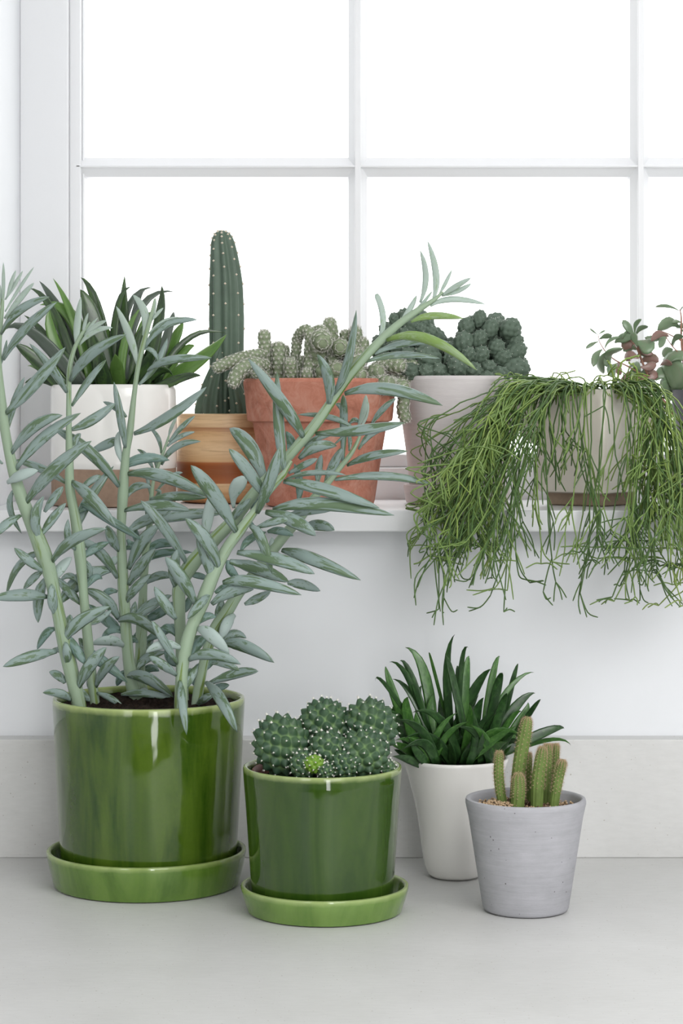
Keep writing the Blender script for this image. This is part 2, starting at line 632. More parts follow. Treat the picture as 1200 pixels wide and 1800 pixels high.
def soil_disc(parent, c, r, mat, seed=1, bumpy=0.003, dome=0.0):
    """ground of a pot: a disc with lumps and a skirt going down so it fills the pot"""
    rg = random.Random(seed)
    b = MB()
    rings, seg = 14, 40
    vs = [c + Vector((0, 0, dome))]
    fs = []
    for j in range(1, rings + 1):
        rr = r * j / rings
        for i in range(seg):
            a = 2 * math.pi * i / seg
            h = dome * (1 - (j / rings) ** 2) + (rg.uniform(-bumpy, bumpy) if j < rings else 0)
            vs.append(c + Vector((rr * math.cos(a), rr * math.sin(a), h)))
    for i in range(seg):
        fs.append((0, 1 + i, 1 + (i + 1) % seg))
    for j in range(rings - 1):
        for i in range(seg):
            k = (i + 1) % seg
            fs.append((1 + j * seg + i, 1 + (j + 1) * seg + i, 1 + (j + 1) * seg + k, 1 + j * seg + k))
    base = len(vs)
    for i in range(seg):
        a = 2 * math.pi * i / seg
        vs.append(c + Vector((r * .97 * math.cos(a), r * .97 * math.sin(a), -0.012)))
    for i in range(seg):
        k = (i + 1) % seg
        fs.append((1 + (rings - 1) * seg + i, base + i, base + k, 1 + (rings - 1) * seg + k))
    fs.append(tuple(base + i for i in range(seg)))
    b.add(vs, fs)
    return b.build('soil', mat, parent)

# ------------------------------------------------------------------ the setting
SILL_Z = 0.3422
SILL_B = 0.321
WALL_Y = 0.026
GLASS_Y = 0.263
XL, XR = -0.349, 0.99                                 # window opening
b = MB()
b.box(-1.3, 1.8, WALL_Y, 0.34, -0.9, SILL_B)
b.box(-1.3, XL, WALL_Y, 0.34, SILL_B, 1.45)
b.box(XR, 1.8, WALL_Y, 0.34, SILL_B, 1.45)
b.box(XL, XR, WALL_Y, 0.34, 1.39, 1.45)
struct(b.build('wall_back', M['wall'], None, False))
for nm, bx in (('wall_left', (-1.36, -1.3, -4.5, 0.34, -0.9, 1.45)), ('wall_right', (1.8, 1.86, -4.5, 0.34, -0.9, 1.45)),
               ('wall_front', (-1.36, 1.86, -4.56, -4.5, -0.9, 1.45)), ('ceiling', (-1.36, 1.86, -4.56, 0.34, 1.45, 1.5)),
               ('floor', (-1.36, 1.86, -4.56, 0.34, -0.96, -0.9))):
    struct(MB().box(*bx).build(nm, M['floorboards'] if nm == 'floor' else M['room'], None, False))

o = MB().box(-1.3, 1.8, -0.64, WALL_Y, -0.04, 0.0).build('worktop', M['worktop'], None, False, bevel=0.002)
tag(o, 'pale grey concrete worktop running under the window wall', 'worktop')
o = MB().box(-1.3, 1.8, 0.0, WALL_Y, 0.0, 0.1165).build('upstand', M['worktop'], None, False, bevel=0.0012)
tag(o, 'low pale grey upstand along the back edge of the worktop', 'upstand')
sill = MB()
sill.box(XL, XR, -0.007, 0.225, SILL_B, SILL_Z)
sill.box(-0.75, XL, -0.007, WALL_Y, SILL_B, SILL_Z)
sill.box(XR, 1.3, -0.007, WALL_Y, SILL_B, SILL_Z)
struct(sill.build('trim_1', M['frame'], None, False, bevel=0.0015))

# window: frame, glazing bars and panes
win = bpy.data.objects.new('window_1', None)
COL.objects.link(win)
win.location = ((XL + XR) / 2, GLASS_Y, SILL_Z)
win['kind'] = 'structure'


def bar(name, x0, x1, z0, z1, yf, yb, bev, vertical, parent):
    """moulded bar: flat face in front, sloping sides back to the glass"""
    m = MB()
    prof = [(-1, yb), (-1, yf + 0.014), (-bev, yf + 0.004), (-bev * 0.85, yf), (bev * 0.85, yf), (bev, yf + 0.004), (1, yf + 0.014), (1, yb)]
    n = len(prof)
    vs = []
    for e in (0, 1):
        for (u, y) in prof:
            if vertical:
                vs.append(((x0 + x1) / 2 + u * (x1 - x0) / 2, y, z0 if e == 0 else z1))
            else:
                vs.append((x0 if e == 0 else x1, y, (z0 + z1) / 2 + u * (z1 - z0) / 2))
    fs = [(i, (i + 1) % n, n + (i + 1) % n, n + i) for i in range(n)] + [tuple(range(n - 1, -1, -1)), tuple(range(n, 2 * n))]
    m.add(vs, fs)
    return m.build(name, M['frame'], parent, False, bevel=0.0006)


ZR = [0.3907, 0.705, 1.02, 1.335]                      # glass bottom, bar centres, glass top
XC = [-0.28125, 0.0178, 0.326, 0.634, 0.93]
jamb = MB().box(XL, -0.2965, GLASS_Y - 0.03, GLASS_Y + 0.03, SILL_Z - 0.02, 1.39)
jamb.box(-0.2965, -0.284, GLASS_Y - 0.020, GLASS_Y + 0.03, SILL_Z, 1.39)
jamb.box(-0.284, XC[0], GLASS_Y - 0.010, GLASS_Y + 0.03, SILL_Z, 1.39)
jamb.build('jamb', M['frame'], win, False, bevel=0.0025)
MB().box(XC[-1], XR, GLASS_Y - 0.03, GLASS_Y + 0.03, SILL_Z - 0.02, 1.39).build('jamb', M['frame'], win, False, bevel=0.002)
rl = MB().box(-0.2965, XR, GLASS_Y - 0.03, GLASS_Y + 0.03, SILL_Z - 0.02, 0.3765)
rl.box(XC[0], XC[-1], GLASS_Y - 0.012, GLASS_Y + 0.03, 0.3765, ZR[0])
rl.build('rail', M['frame'], win, False, bevel=0.002)
MB().box(XL, XR, GLASS_Y - 0.03, GLASS_Y + 0.03, ZR[-1], 1.392).build('rail', M['frame'], win, False, bevel=0.002)
bw = 0.0103
for zc in ZR[1:-1]:
    bar('glazing_bar', XC[0] - 0.008, XC[-1], zc - 0.0107, zc + 0.0107, GLASS_Y - 0.02, GLASS_Y + 0.015, 0.12, False, win)
for xc in XC[1:-1]:
    bar('glazing_bar', xc - bw, xc + bw, ZR[0], ZR[-1], GLASS_Y - 0.021, GLASS_Y + 0.015, 0.36, True, win)
xe = [XC[0]] + XC[1:-1] + [XC[-1]]
for i in range(4):
    for j in range(3):
        x0 = xe[i] + (bw if i else 0) - 0.002
        x1 = xe[i + 1] - (bw if i < 3 else 0) + 0.002
        z0 = ZR[j] + (0.0107 if j else 0) - 0.002
        z1 = ZR[j + 1] - (0.0107 if j < 2 else 0) + 0.002
        m = MB()
        m.add([(x0, GLASS_Y, z0), (x1, GLASS_Y, z0), (x1, GLASS_Y, z1), (x0, GLASS_Y, z1)], [(0, 1, 2, 3)])
        m.build('pane', M['glass'], win, False)

# ------------------------------------------------------------------ pots
D1, D2, D3, D4 = 2.12, 2.009, 2.011, 2.152


def saucer(name, label, c, rt, rb, h, wall, mat, floor, foot=None):
    prof = pot_profile([(rb - 0.004, 0.0), (rb - 0.0008, 0.0012), (rb, 0.004), (rb + (rt - rb) * 0.5, h * 0.5), (rt, h)], wall, floor)
    o = MB().lathe(prof, c, 96)
    ob = o.build(name, mat, None, True, angle=50)
    for v in ob.data.vertices:
        v.co -= c
    ob.location = c
    tag(ob, label, 'saucer')
    return ob


cA = at_px(257.5, D1, 0.0)
saucer('saucer', 'wide green glazed saucer under the tall chalkstick plant', cA, 0.0933, 0.0868, 0.0333, 0.0055, M['glaze_dish'], 0.006)
cB = at_px(570.5, D2, 0.0)
saucer('saucer', 'light green glazed saucer under the globe cactus pot', cB, 0.0746, 0.0690, 0.0238, 0.005, M['glaze_dish2'], 0.0055)

# tall green pot
cA1 = at_px(261.5, D1, 0.0062)
T_chalk = thing('potted_chalkstick', 'glossy green pot of tall leaning grey-blue chalkstick stems', 'potted plant', cA1)
pr = pot_profile([(0.074, 0.0), (0.0795, 0.0015), (0.0808, 0.006), (0.0835, 0.05), (0.0862, 0.10), (0.0885, 0.145), (0.0898, 0.1678)], 0.0055, 0.008)
MB().lathe(pr, cA1, 110).build('pot', M['glaze_big'], T_chalk, True, angle=50)
soil_disc(T_chalk, cA1 + Vector((0, 0, 0.1605)), 0.0828, M['soil'], 3, 0.004)

# short green pot
cB1 = at_px(566.5, D2, 0.0057)
T_globe = thing('potted_globe_cactus', 'shorter green glazed pot of clustered round dark green cacti', 'potted plant', cB1)
pr = pot_profile([(0.058, 0.0), (0.0612, 0.0012), (0.0622, 0.005), (0.0645, 0.04), (0.0675, 0.085), (0.0695, 0.11), (0.0705, 0.1225)], 0.005, 0.008)
MB().lathe(pr, cB1, 110).build('pot', M['glaze_small'], T_globe, True, angle=50)
cn = cB1 + Vector((-0.002, 0, 0))
MB().lathe([(0.045, 0.012), (0.0595, 0.1165), (0.0604, 0.1185), (0.0594, 0.1195), (0.0575, 0.1185), (0.056, 0.115), (0.043, 0.014)], cn, 64).build('nursery_pot', M['plastic'], T_globe, True, angle=50)
soil_disc(T_globe, cn + Vector((0, 0, 0.1105)), 0.0555, M['soil'], 4, 0.003)

# white pot on the worktop
cW = at_px(800, D4, 0.0004)
T_haw = thing('potted_haworthia', 'rounded white pot of spiky dark green leaves on the worktop', 'potted plant', cW)
pr = pot_profile([(0.0190, 0.0), (0.0235, 0.0006), (0.0265, 0.0035), (0.0295, 0.012), (0.0318, 0.026), (0.034, 0.045), (0.0385, 0.070), (0.0452, 0.0955), (0.0495, 0.1085), (0.0506, 0.1125)], 0.0042, 0.006)
MB().lathe(pr, cW, 80).build('pot', M['white_gloss'], T_haw, True, angle=50)
soil_disc(T_haw, cW + Vector((0, 0, 0.104)), 0.044, M['soil'], 5)

# concrete pot on the worktop
cC = at_px(923.5, D3, 0.0004)
T_pea = thing('potted_peanut_cactus', 'tapered grey concrete pot with short upright cactus columns', 'potted plant', cC)
pr = pot_profile([(0.0345, 0.0), (0.0368, 0.0008), (0.038, 0.003), (0.0455, 0.05), (0.0505, 0.0825), (0.0532, 0.0945), (0.0536, 0.0992)], 0.0055, 0.008)
MB().lathe(pr, cC, 80).build('pot', M['concrete'], T_pea, True, angle=50)
soil_disc(T_pea, cC + Vector((0, 0, 0.0885)), 0.0466, M['gritty'], 6, 0.003, 0.004)

# pots on the sill
ZS = SILL_Z + 0.0003
cG = at_px(200, 2.335, ZS)
T_gas = thing('potted_gasteria', 'white pot with a bare brown base of broad dark green blades', 'potted plant', cG)
pr = pot_profile([(0.063, 0.0375), (0.0641, 0.0385), (0.0645, 0.045), (0.0646, 0.09), (0.0646, 0.118), (0.0640, 0.1235)], 0.0055, 0.041)
MB().lathe(pr, cG, 80).build('pot', M['white_gloss'], T_gas, True, angle=50)
MB().lathe([(0.060, 0.0), (0.0626, 0.001), (0.0636, 0.006), (0.0637, 0.0386), (0.058, 0.0386)], cG, 80).build('base_band', M['raw_clay'], T_gas, True, angle=50)
soil_disc(T_gas, cG + Vector((0, 0, 0.119)), 0.0585, M['soil'], 8)

cO = at_px(393, 2.40, ZS)
T_col = thing('potted_column_cactus', 'layered wooden pot with a single tall ribbed cactus column', 'potted plant', cO)
pr = pot_profile([(0.038, 0.0), (0.0435, 0.001), (0.0465, 0.004), (0.0482, 0.010), (0.0490, 0.02), (0.0494, 0.06), (0.0494, 0.0935)], 0.005, 0.008)
MB().lathe(pr, cO, 72).build('pot', M['wood'], T_col, True, angle=50)
soil_disc(T_col, cO + Vector((0, 0, 0.0885)), 0.0448, M['soil'], 9)

cT = at_px(562, 2.32, ZS)
T_fin = thing('potted_finger_cactus', 'weathered terracotta pot spilling white-spined finger cacti', 'potted plant', cT)
pr = pot_profile([(0.052, 0.0), (0.0545, 0.0012), (0.056, 0.006), (0.0618, 0.045), (0.0682, 0.0835), (0.0686, 0.0850), (0.0735, 0.0866), (0.0742, 0.089), (0.0764, 0.112), (0.0782, 0.126), (0.0780, 0.1295)], 0.0065, 0.008)
pr = [(r, z) for r, z in pr]
MB().lathe(pr, cT, 80).build('pot', M['terracotta'], T_fin, True, angle=40)
soil_disc(T_fin, cT + Vector((0, 0, 0.120)), 0.0668, M['gritty'], 10)

cS = at_px(803, 2.37, ZS)
cS2 = cS + Vector((0, 0, 0.0043))
sc_ob = saucer('saucer', 'low pale grey saucer under the dark clump cactus on the sill', cS, 0.0560, 0.0535, 0.0205, 0.0045, M['pale_concrete'], 0.004)
T_clump = thing('potted_clump_cactus', 'pale grey tapered pot of a dark knobbly cactus mound', 'potted plant', cS2)
pr = pot_profile([(0.045, 0.0), (0.0475, 0.0008), (0.0485, 0.003), (0.0525, 0.045), (0.0580, 0.085), (0.0628, 0.124), (0.0632, 0.1283)], 0.0055, 0.008)
MB().lathe(pr, cS2, 72).build('pot', M['pale_concrete'], T_clump, True, angle=50)
soil_disc(T_clump, cS2 + Vector((0, 0, 0.122)), 0.0572, M['soil'], 11)

# square cream pot, turned, with lugs
cR = at_px(1039, 2.345, ZS)
T_rhip = thing('potted_mistletoe_cactus', 'square cream glazed pot with thread-thin green stems trailing over the sill', 'potted plant', cR)


def square_ring(c, a, z, rot, r, n=6):
    vs = []
    for q in range(4):
        cx, cy = (a - r) * (1 if q in (0, 3) else -1), (a - r) * (1 if q in (0, 1) else -1)
        for k in range(n):
            t = (q + k / (n - 1)) * math.pi / 2
            x, y = cx + r * math.cos(t), cy + r * math.sin(t)
            vs.append(Vector((c.x + x * math.cos(rot) - y * math.sin(rot), c.y + x * math.sin(rot) + y * math.cos(rot), c.z + z)))
    return vs


def square_pot(prof, c, rot, r, name, mat, parent):
    m = MB()
    vs, fs = [], []
    for a, z in prof:
        vs += square_ring(c, a, z, rot, min(r, a * 0.45))
    k = 24
    for j in range(len(prof) - 1):
        for i in range(k):
            fs.append((j * k + i, j * k + (i + 1) % k, (j + 1) * k + (i + 1) % k, (j + 1) * k + i))
    fs.append(tuple(range(k - 1, -1, -1)))
    fs.append(tuple((len(prof) - 1) * k + i for i in range(k)))
    m.add(vs, fs)
    return m.build(name, mat, parent, True, angle=40)


RROT = math.radians(-38.0)
square_pot([(0.036, 0.0125), (0.0405, 0.014), (0.0412, 0.017), (0.0420, 0.06), (0.0424, 0.116), (0.0416, 0.1185), (0.0395, 0.1175), (0.038, 0.11), (0.037, 0.02)], cR, RROT, 0.006, 'pot', M['cream_streak'], T_rhip)
square_pot([(0.0325, 0.0), (0.0338, 0.001), (0.0342, 0.0126), (0.030, 0.0126)], cR, RROT, 0.005, 'foot', M['raw_clay2'], T_rhip)
for sgn in (-1, 1):
    m = MB()
    m.tube(catmull([cR + Vector((sgn * x, 0.004, z)) for x, z in ((0.046, 0.112), (0.062, 0.108), (0.0665, 0.094), (0.064, 0.078), (0.046, 0.066))], 5),
           [0.0105] * 21, 10)
    m.build('handle', M['cream_streak'], T_rhip)
soil_disc(T_rhip, cR + Vector((0, 0, 0.112)), 0.036, M['soil'], 12)

cJ = at_px(1263, 2.39, ZS)
T_jade = thing('potted_jade', 'charcoal pot of round-leaved jade plant at the right edge', 'potted plant', cJ)
pr = pot_profile([(0.034, 0.0), (0.0365, 0.0008), (0.0375, 0.003), (0.043, 0.05), (0.0488, 0.105), (0.0492, 0.1185)], 0.0045, 0.008)
MB().lathe(pr, cJ, 64).build('pot', M['charcoal'], T_jade, True, angle=50)
soil_disc(T_jade, cJ + Vector((0, 0, 0.110)), 0.044, M['soil'], 13)

# ------------------------------------------------------------------ the tall chalkstick plant
# stems: points (x, y, width px) from soil to tip, depth at soil and tip
STEMS = {
 'A': ([(140,1262,26),(138,1235,26),(118,1150,25),(103,1080,24),(88,1010,25),(75,970,27),(54,915,26),(31,855,21),(13,780,18),(4,720,17),(-2,650,12),(-1,600,9),(3,550,7),(6,515,4)], 2.10, 2.07),
 'B': ([(170,1262,18),(167,1238,18),(158,1160,18),(150,1080,17),(146,1035,17),(140,970,20),(133,915,19),(123,860,18),(122,800,13),(121,760,11),(121,700,9),(122,650,9),(130,615,8),(141,592,7),(150,578,5),(158,566,3)], 2.13, 2.12),
 'C': ([(240,1236,24),(233,1205,24),(225,1150,21),(219,1070,19),(215,1000,19),(213,930,17),(216,870,18),(221,800,14),(228,760,13),(235,700,9),(241,655,9),(249,615,9),(261,572,8),(268,545,6),(272,525,3)], 2.165, 2.15),
 'D': ([(256,1238,20),(246,1190,20),(248,1130,20),(250,1075,17),(252,1030,15),(255,985,14),(262,930,12),(265,890,9),(268,855,7),(274,830,6),(284,803,6),(293,778,5),(297,765,3)], 2.185, 2.19),
 'G': ([(322,1258,22),(320,1200,21),(318,1130,21),(315,1070,21),(316,1030,23),(337,992,29),(380,945,25),(412,912,22),(452,860,20),(490,820,19),(520,787,18),(555,745,19),(585,702,18),(620,652,18),(665,602,15),(700,570,14),(735,545,12),(765,525,7),(778,513,4)], 2.14, 2.08),
 'F': ([(320,1262,23),(318,1235,23),(320,1180,22),(326,1140,23),(338,1100,23),(355,1060,24),(375,1010,22),(398,965,21),(422,932,18),(450,895,14),(475,860,13),(497,835,12),(505,822,8),(512,810,5)], 2.065, 2.09),
 'H': ([(344,1262,18),(346,1232,18),(353,1190,18),(362,1150,19),(376,1110,21),(397,1078,22),(420,1042,20),(450,1005,20),(480,966,20),(505,935,19),(527,910,17),(550,877,14),(577,847,13),(597,822,10),(617,797,8),(631,770,6),(637,748,3)], 2.11, 2.13),
}
LEAVES = {
'A': """5 535 6 500 6 461 6 y|12 522 20 497 28 475 7 y|9 527 26 500 40 476 7 y|9 548 35 505 60 469 6 y|8 560 35 525 60 497 10 y|2 587 35 545 87 522 14 f|
6 632 45 577 100 531 15 f|0 645 8 618 12 597 6|2 542 1 520 0 500 5 y|11 726 60 675 115 610 22 f|13 758 25 708 43 663 12 b|20 797 60 750 110 730 18 f|28 825 75 770 142 726 18 f|
13 848 38 835 67 827 18 fp|45 884 95 825 161 775 22 f|5 815 -10 805 -25 795 8|24 862 18 895 38 938 13 b|36 906 10 922 -12 945 16 f|70 947 62 910 77 872 17 f|78 900 95 875 111 855 15 b|
72 942 92 912 116 884 14|92 987 128 950 188 929 18 f|76 1004 50 985 25 963 15 f|84 970 37 990 11 1047 14 b|74 1005 58 1017 41 1036 14 b|82 1049 40 1046 -15 1052 20 f|80 1018 68 1050 67 1095 20 b|
95 1020 106 1000 126 979 18 bp|97 1080 92 1055 91 1026 16 f|115 1125 140 1093 193 1066 21 f|110 1110 120 1095 123 1080 14 b|96 1106 80 1115 65 1142 16 bd|99 1145 55 1154 5 1172 18 f|
117 1168 118 1148 114 1128 15 f|114 1201 103 1188 86 1181 14 b|124 1232 105 1219 75 1218 15 f|112 1112 132 1140 150 1168 16 d|137 1210 158 1170 187 1138 20 f|138 1208 148 1222 158 1233 11 b|
118 1122 108 1140 92 1140 11 b|115 1195 128 1185 140 1190 12 bd""",
'B': """134 606 136 570 142 522 12 y|146 587 149 570 155 550 6 y|150 582 160 572 172 558 5 y|148 590 165 575 188 563 9 y|140 606 165 583 198 576 10 y|124 670 160 622 222 588 18 f|126 714 155 670 187 632 12|
117 690 92 650 52 604 14 f|126 755 162 738 203 708 17|116 849 75 825 26 808 14 b|124 800 132 775 142 762 11 b|126 847 160 875 204 926 20 f|137 932 152 885 200 819 18 b|142 885 190 912 250 950 14 bd|
134 966 120 945 120 912 14 f|148 980 165 965 192 953 14 bd|140 862 160 845 178 836 12 b|142 1062 122 1040 99 1014 15 b|142 1026 122 1012 106 1022 11 b|152 1098 175 1088 196 1072 11 b|
145 1150 172 1158 224 1200 19 d|168 1208 185 1175 210 1154 15 f|170 1218 195 1228 216 1243 11 f|146 1040 165 1016 180 1018 12 bd|160 1175 150 1140 138 1122 14 b|172 1225 160 1205 158 1190 13 b|
133 905 155 890 172 890 11 bd|148 985 156 1000 158 1020 12 b""",
'C': """241 640 228 592 204 538 13 y|252 590 254 550 233 518 13 y|264 570 270 545 273 523 7 y|268 562 276 552 287 541 6 y|262 587 290 565 322 560 8 y|254 612 290 572 347 562 13|260 652 300 633 372 629 14 f|
244 676 275 640 294 594 11|236 762 298 731 363 680 20 f|220 787 212 735 200 671 13 f|216 815 207 785 209 758 11 p|252 614 268 617 279 637 9|222 733 205 718 181 706 10 b|210 772 190 780 155 796 16 b|
214 825 250 806 298 809 18 bd|226 833 290 838 366 873 21 f|264 878 312 872 364 875 15 f|219 897 280 888 334 898 18 f|222 875 240 855 266 857 15 b|224 936 257 914 302 897 18 b|226 1000 248 955 280 922 20 f|
226 1028 247 995 273 964 18 f|222 1058 238 1034 265 1009 15 f|209 855 158 795 91 751 19 f|209 968 196 945 188 923 17 f|206 1016 174 970 130 948 17 f|198 1000 145 1018 105 1062 25 f|208 1088 185 1055 147 1036 19 f|
210 1106 190 1092 156 1062 18 bd|214 1112 195 1108 178 1124 13 bd|218 1136 192 1126 161 1133 18 fp|234 1092 262 1066 302 1046 19 b|208 1091 245 1090 284 1124 19 f|224 948 234 958 248 950 12 bd|
240 1222 252 1214 259 1216 9 p|238 1180 258 1157 292 1146 15 b|228 1092 234 1075 238 1057 11 b|222 1122 232 1122 243 1130 11 bd|222 1188 258 1192 305 1226 19 f|213 1221 255 1219 304 1229 13 f|
212 990 202 985 193 998 13 p|220 965 230 960 238 956 11 bd|206 1040 190 1040 178 1050 12 bd|225 1178 212 1190 205 1206 13 bd""",
'D': """283 797 278 770 261 750 7|270 828 258 803 241 790 8|274 824 273 810 267 799 6|296 768 302 750 312 730 6 y|297 777 320 750 343 731 9|294 785 315 768 343 759 8|284 817 310 785 353 776 11|
264 872 260 845 254 823 6|276 862 300 838 321 831 8|266 885 280 866 272 862 8|254 990 280 973 338 971 13 d|256 970 282 955 308 960 15 d|262 918 325 905 392 902 19 b|250 1030 278 1012 306 1015 14|
250 1092 282 1076 308 1058 16 bd|252 1128 285 1110 312 1098 15 bd|250 1155 258 1136 270 1118 14 b|246 1190 262 1175 280 1180 13 bd|252 1000 238 1010 228 1030 12 bd|254 960 240 945 238 925 12 bd|262 925 262 905 256 890 12 b|248 1100 240 1120 226 1128 12 bd""",
'G': """328 990 287 925 247 880 18 f|308 1032 306 1000 311 966 19 f|362 946 366 905 378 856 18 p|411 893 413 862 433 840 23 ps|403 918 420 897 441 876 13 f|466 847 438 785 403 753 25 b|
506 800 512 780 502 758 15 bd|534 770 497 710 436 630 20 f|577 712 577 665 557 623 19 f|584 694 610 640 626 545 17 f|609 662 608 640 622 600 12|665 602 673 560 661 517 10 ybk|702 568 719 545 732 519 9 y|
712 566 737 540 760 511 6 y|738 532 748 487 738 440 10 y|761 527 766 482 751 423 11 y|772 517 783 497 794 474 6 y|777 519 800 504 828 488 9 y|776 520 805 511 828 498 8 y|756 538 795 526 853 535 10 y|
722 566 760 555 814 560 12 g|680 598 752 596 838 651 17 gf|658 622 715 603 789 601 12|644 636 700 624 773 630 13|606 692 682 684 778 713 21 f|555 762 635 756 711 743 18 f|620 752 578 733 523 729 10 b|
526 806 556 785 592 784 18 f|584 784 600 770 615 756 4|535 785 562 768 582 765 11 b|507 832 535 817 558 806 11|503 842 550 831 608 835 9|415 924 430 918 448 925 13 bd|440 905 450 870 444 858 12 bd|
330 1010 350 1012 366 1018 11 d|345 985 362 970 372 950 15 bd|318 1080 330 1062 340 1040 14 bd|310 1118 296 1104 282 1108 14 bd|322 1150 335 1130 356 1118 14 bd|318 1170 300 1160 290 1140 13 bd|325 1200 345 1180 352 1165 15 bd""",
'F': """416 936 375 868 335 818 24 f|385 999 362 950 325 911 22 f|374 1022 364 985 345 945 19|345 1064 318 1015 290 979 21 f|471 882 436 828 402 789 20 f|452 902 474 845 493 783 19 f|500 828 490 747 487 654 18|
499 846 567 860 667 893 21 f|480 896 567 886 693 906 22 f|503 908 542 898 584 897 14 b|467 900 517 916 555 942 22 f|450 928 482 917 512 913 13 f|440 925 460 950 478 1009 19 fk|424 967 440 947 468 935 13 bd|
417 971 490 984 553 1009 22 f|404 987 457 1001 508 1023 21 b|392 1024 445 1023 530 1046 20 f|372 1062 407 1040 446 1036 19|378 1042 398 1032 420 1030 13 bd|367 1045 350 1063 329 1088 15 f|348 1105 372 1118 403 1150 22 fp|
332 1160 372 1150 423 1168 19 f|372 1166 400 1169 421 1179 11|309 1088 290 1062 271 1031 17 f|312 1167 287 1125 267 1091 14 f|318 1140 287 1133 256 1148 16 fp|310 1187 285 1168 262 1154 15 f|
316 1197 319 1228 328 1292 14 F|327 1210 335 1190 348 1170 15|330 1162 350 1130 366 1120 15 bd|345 1100 360 1084 380 1085 14 bd|400 985 406 1003 421 1018 14 bd|470 935 492 933 516 942 13 bd""",
'H': """496 967 547 982 634 1020 21 f|505 1025 530 1027 563 1039 16 b|382 1098 386 1075 391 1053 15 b|412 1081 398 1098 389 1125 18 fp|390 1130 410 1114 433 1122 14 b|390 1132 430 1136 482 1165 21 f|
366 1202 415 1184 454 1180 16|368 1216 385 1208 403 1204 13 bd|362 1199 388 1230 417 1288 18 F|345 1241 360 1228 376 1221 13 f|530 927 560 923 588 932 18 f|476 972 477 958 478 944 9 p|500 990 482 975 460 970 14 bd|
430 1062 452 1052 476 1039 14 b|602 812 604 735 603 694 13|606 738 602 718 589 710 11|630 748 640 720 643 694 11 y|636 750 643 728 647 706 8 y|652 747 672 720 696 700 10|630 790 650 765 672 757 10|
610 818 655 801 717 793 14 f|572 848 587 815 603 785 15|588 843 680 837 761 853 15|558 852 560 825 565 799 12 b|524 884 526 848 517 815 13 bd|613 793 615 775 611 760 7|614 745 624 738 632 745 9 b|
355 1185 372 1160 392 1150 15 bd|372 1118 388 1100 402 1105 14 bd|350 1215 340 1190 332 1175 14 bd""",
}


def stem_tube(pts, parent, D0, D1, mat, name='stem', sub=5, sides=10):
    n = len(pts)
    y0, y1 = pts[0][1], pts[-1][1]
    P3, R = [], []
    for (x, y, w) in pts:
        t = (y0 - y) / (y0 - y1)
        D = D0 + (D1 - D0) * t
        P3.append(P(x, y, D))
        R.append(w * 0.5 / FPX * D)
    b = MB()
    knots = [rnd.random() * 6.28 for _ in range(3)]

    def mod(t, a):
        return 1 + 0.05 * math.sin(34 * t + knots[0]) + 0.03 * math.sin(2 * a + 21 * t + knots[1]), 0
    b.tube(catmull(P3, sub), lerp_list(R, sub), sides, mod=mod)
    return b.build(name, mat, parent), (y0, y1, D0, D1)


for key, (pts, d0, d1) in STEMS.items():
    st, (y0, y1, a0, a1) = stem_tube(pts, T_chalk, d0, d1, M['chalk_stem'])
    for rec in LEAVES[key].replace('\n', '').split('|'):
        q = rec.split()
        fl = q[7] if len(q) > 7 else ''
        bx, by, mx, my, tx, ty, w = map(float, q[:7])
        t = min(1, max(0, (y0 - by) / (y0 - y1)))
        D = a0 + (a1 - a0) * t
        ln = math.hypot(tx - bx, ty - by) / FPX * D
        if 'F' in fl:                                   # hangs out over the lip
            db, dm, dt = D - 0.006, 2.028, 2.016
        elif 'f' in fl:
            db = D - 0.003
            dt = db - ln * rnd.uniform(0.15, 0.5)
            dm = db - (db - dt) * 0.55 - 0.004
        elif 'b' in fl:
            db = D + 0.003
            dt = min(2.214, db + ln * rnd.uniform(0.15, 0.5))
            dm = db * 0.5 + dt * 0.5
        else:
            db = D
            dt = min(2.214, D + ln * rnd.uniform(-0.3, 0.3))
            dm = (db + dt) / 2
        mt = 'chalk_leaf'
        for c, nm in (('y', 'chalk_young'), ('g', 'chalk_green'), ('p', 'chalk_pale'), ('d', 'chalk_dark')):
            if c in fl:
                mt = nm
        prof = SPOON if 's' in fl else BLUNT if 'k' in fl and 'y' in fl else SEN
        young = 'y' in fl
        b = MB()
        b.leaf(P(bx, by, db), P(mx, my, dm), P(tx, ty, dt), w * 1.14 / FPX * D, 0.34 if young else rnd.uniform(0.42, 0.58), prof, rnd.uniform(-0.25, 0.25), 12, 10)
        b.build('leaf', M[mt], st)

# ------------------------------------------------------------------ leaves given by outline: base, middle, tip, width (pixels of the frame)
def px_leaf(parent, rec, D, dd, mat, prof, thick=0.3, keel=0.6, cup=0.0, o=(0, 0, 1.0), roll=0.25, dmid=0.5, Dmax=9, rings=10):
    bx, by, mx, my, tx, ty, w = rec
    f = lambda x, y: (o[0] + x / o[2], o[1] + y / o[2])
    (bx, by), (mx, my), (tx, ty) = f(bx, by), f(mx, my), f(tx, ty)
    w /= o[2]
    db, dt = D, min(Dmax, D + dd)
    b = MB()
    b.leaf(P(bx, by, db), P(mx, my, db + (dt - db) * dmid), P(tx, ty, dt), w / FPX * D, thick, prof, rnd.uniform(-roll, roll), rings, 8, keel=keel, cup=cup)
    return b.build('leaf', mat, parent)


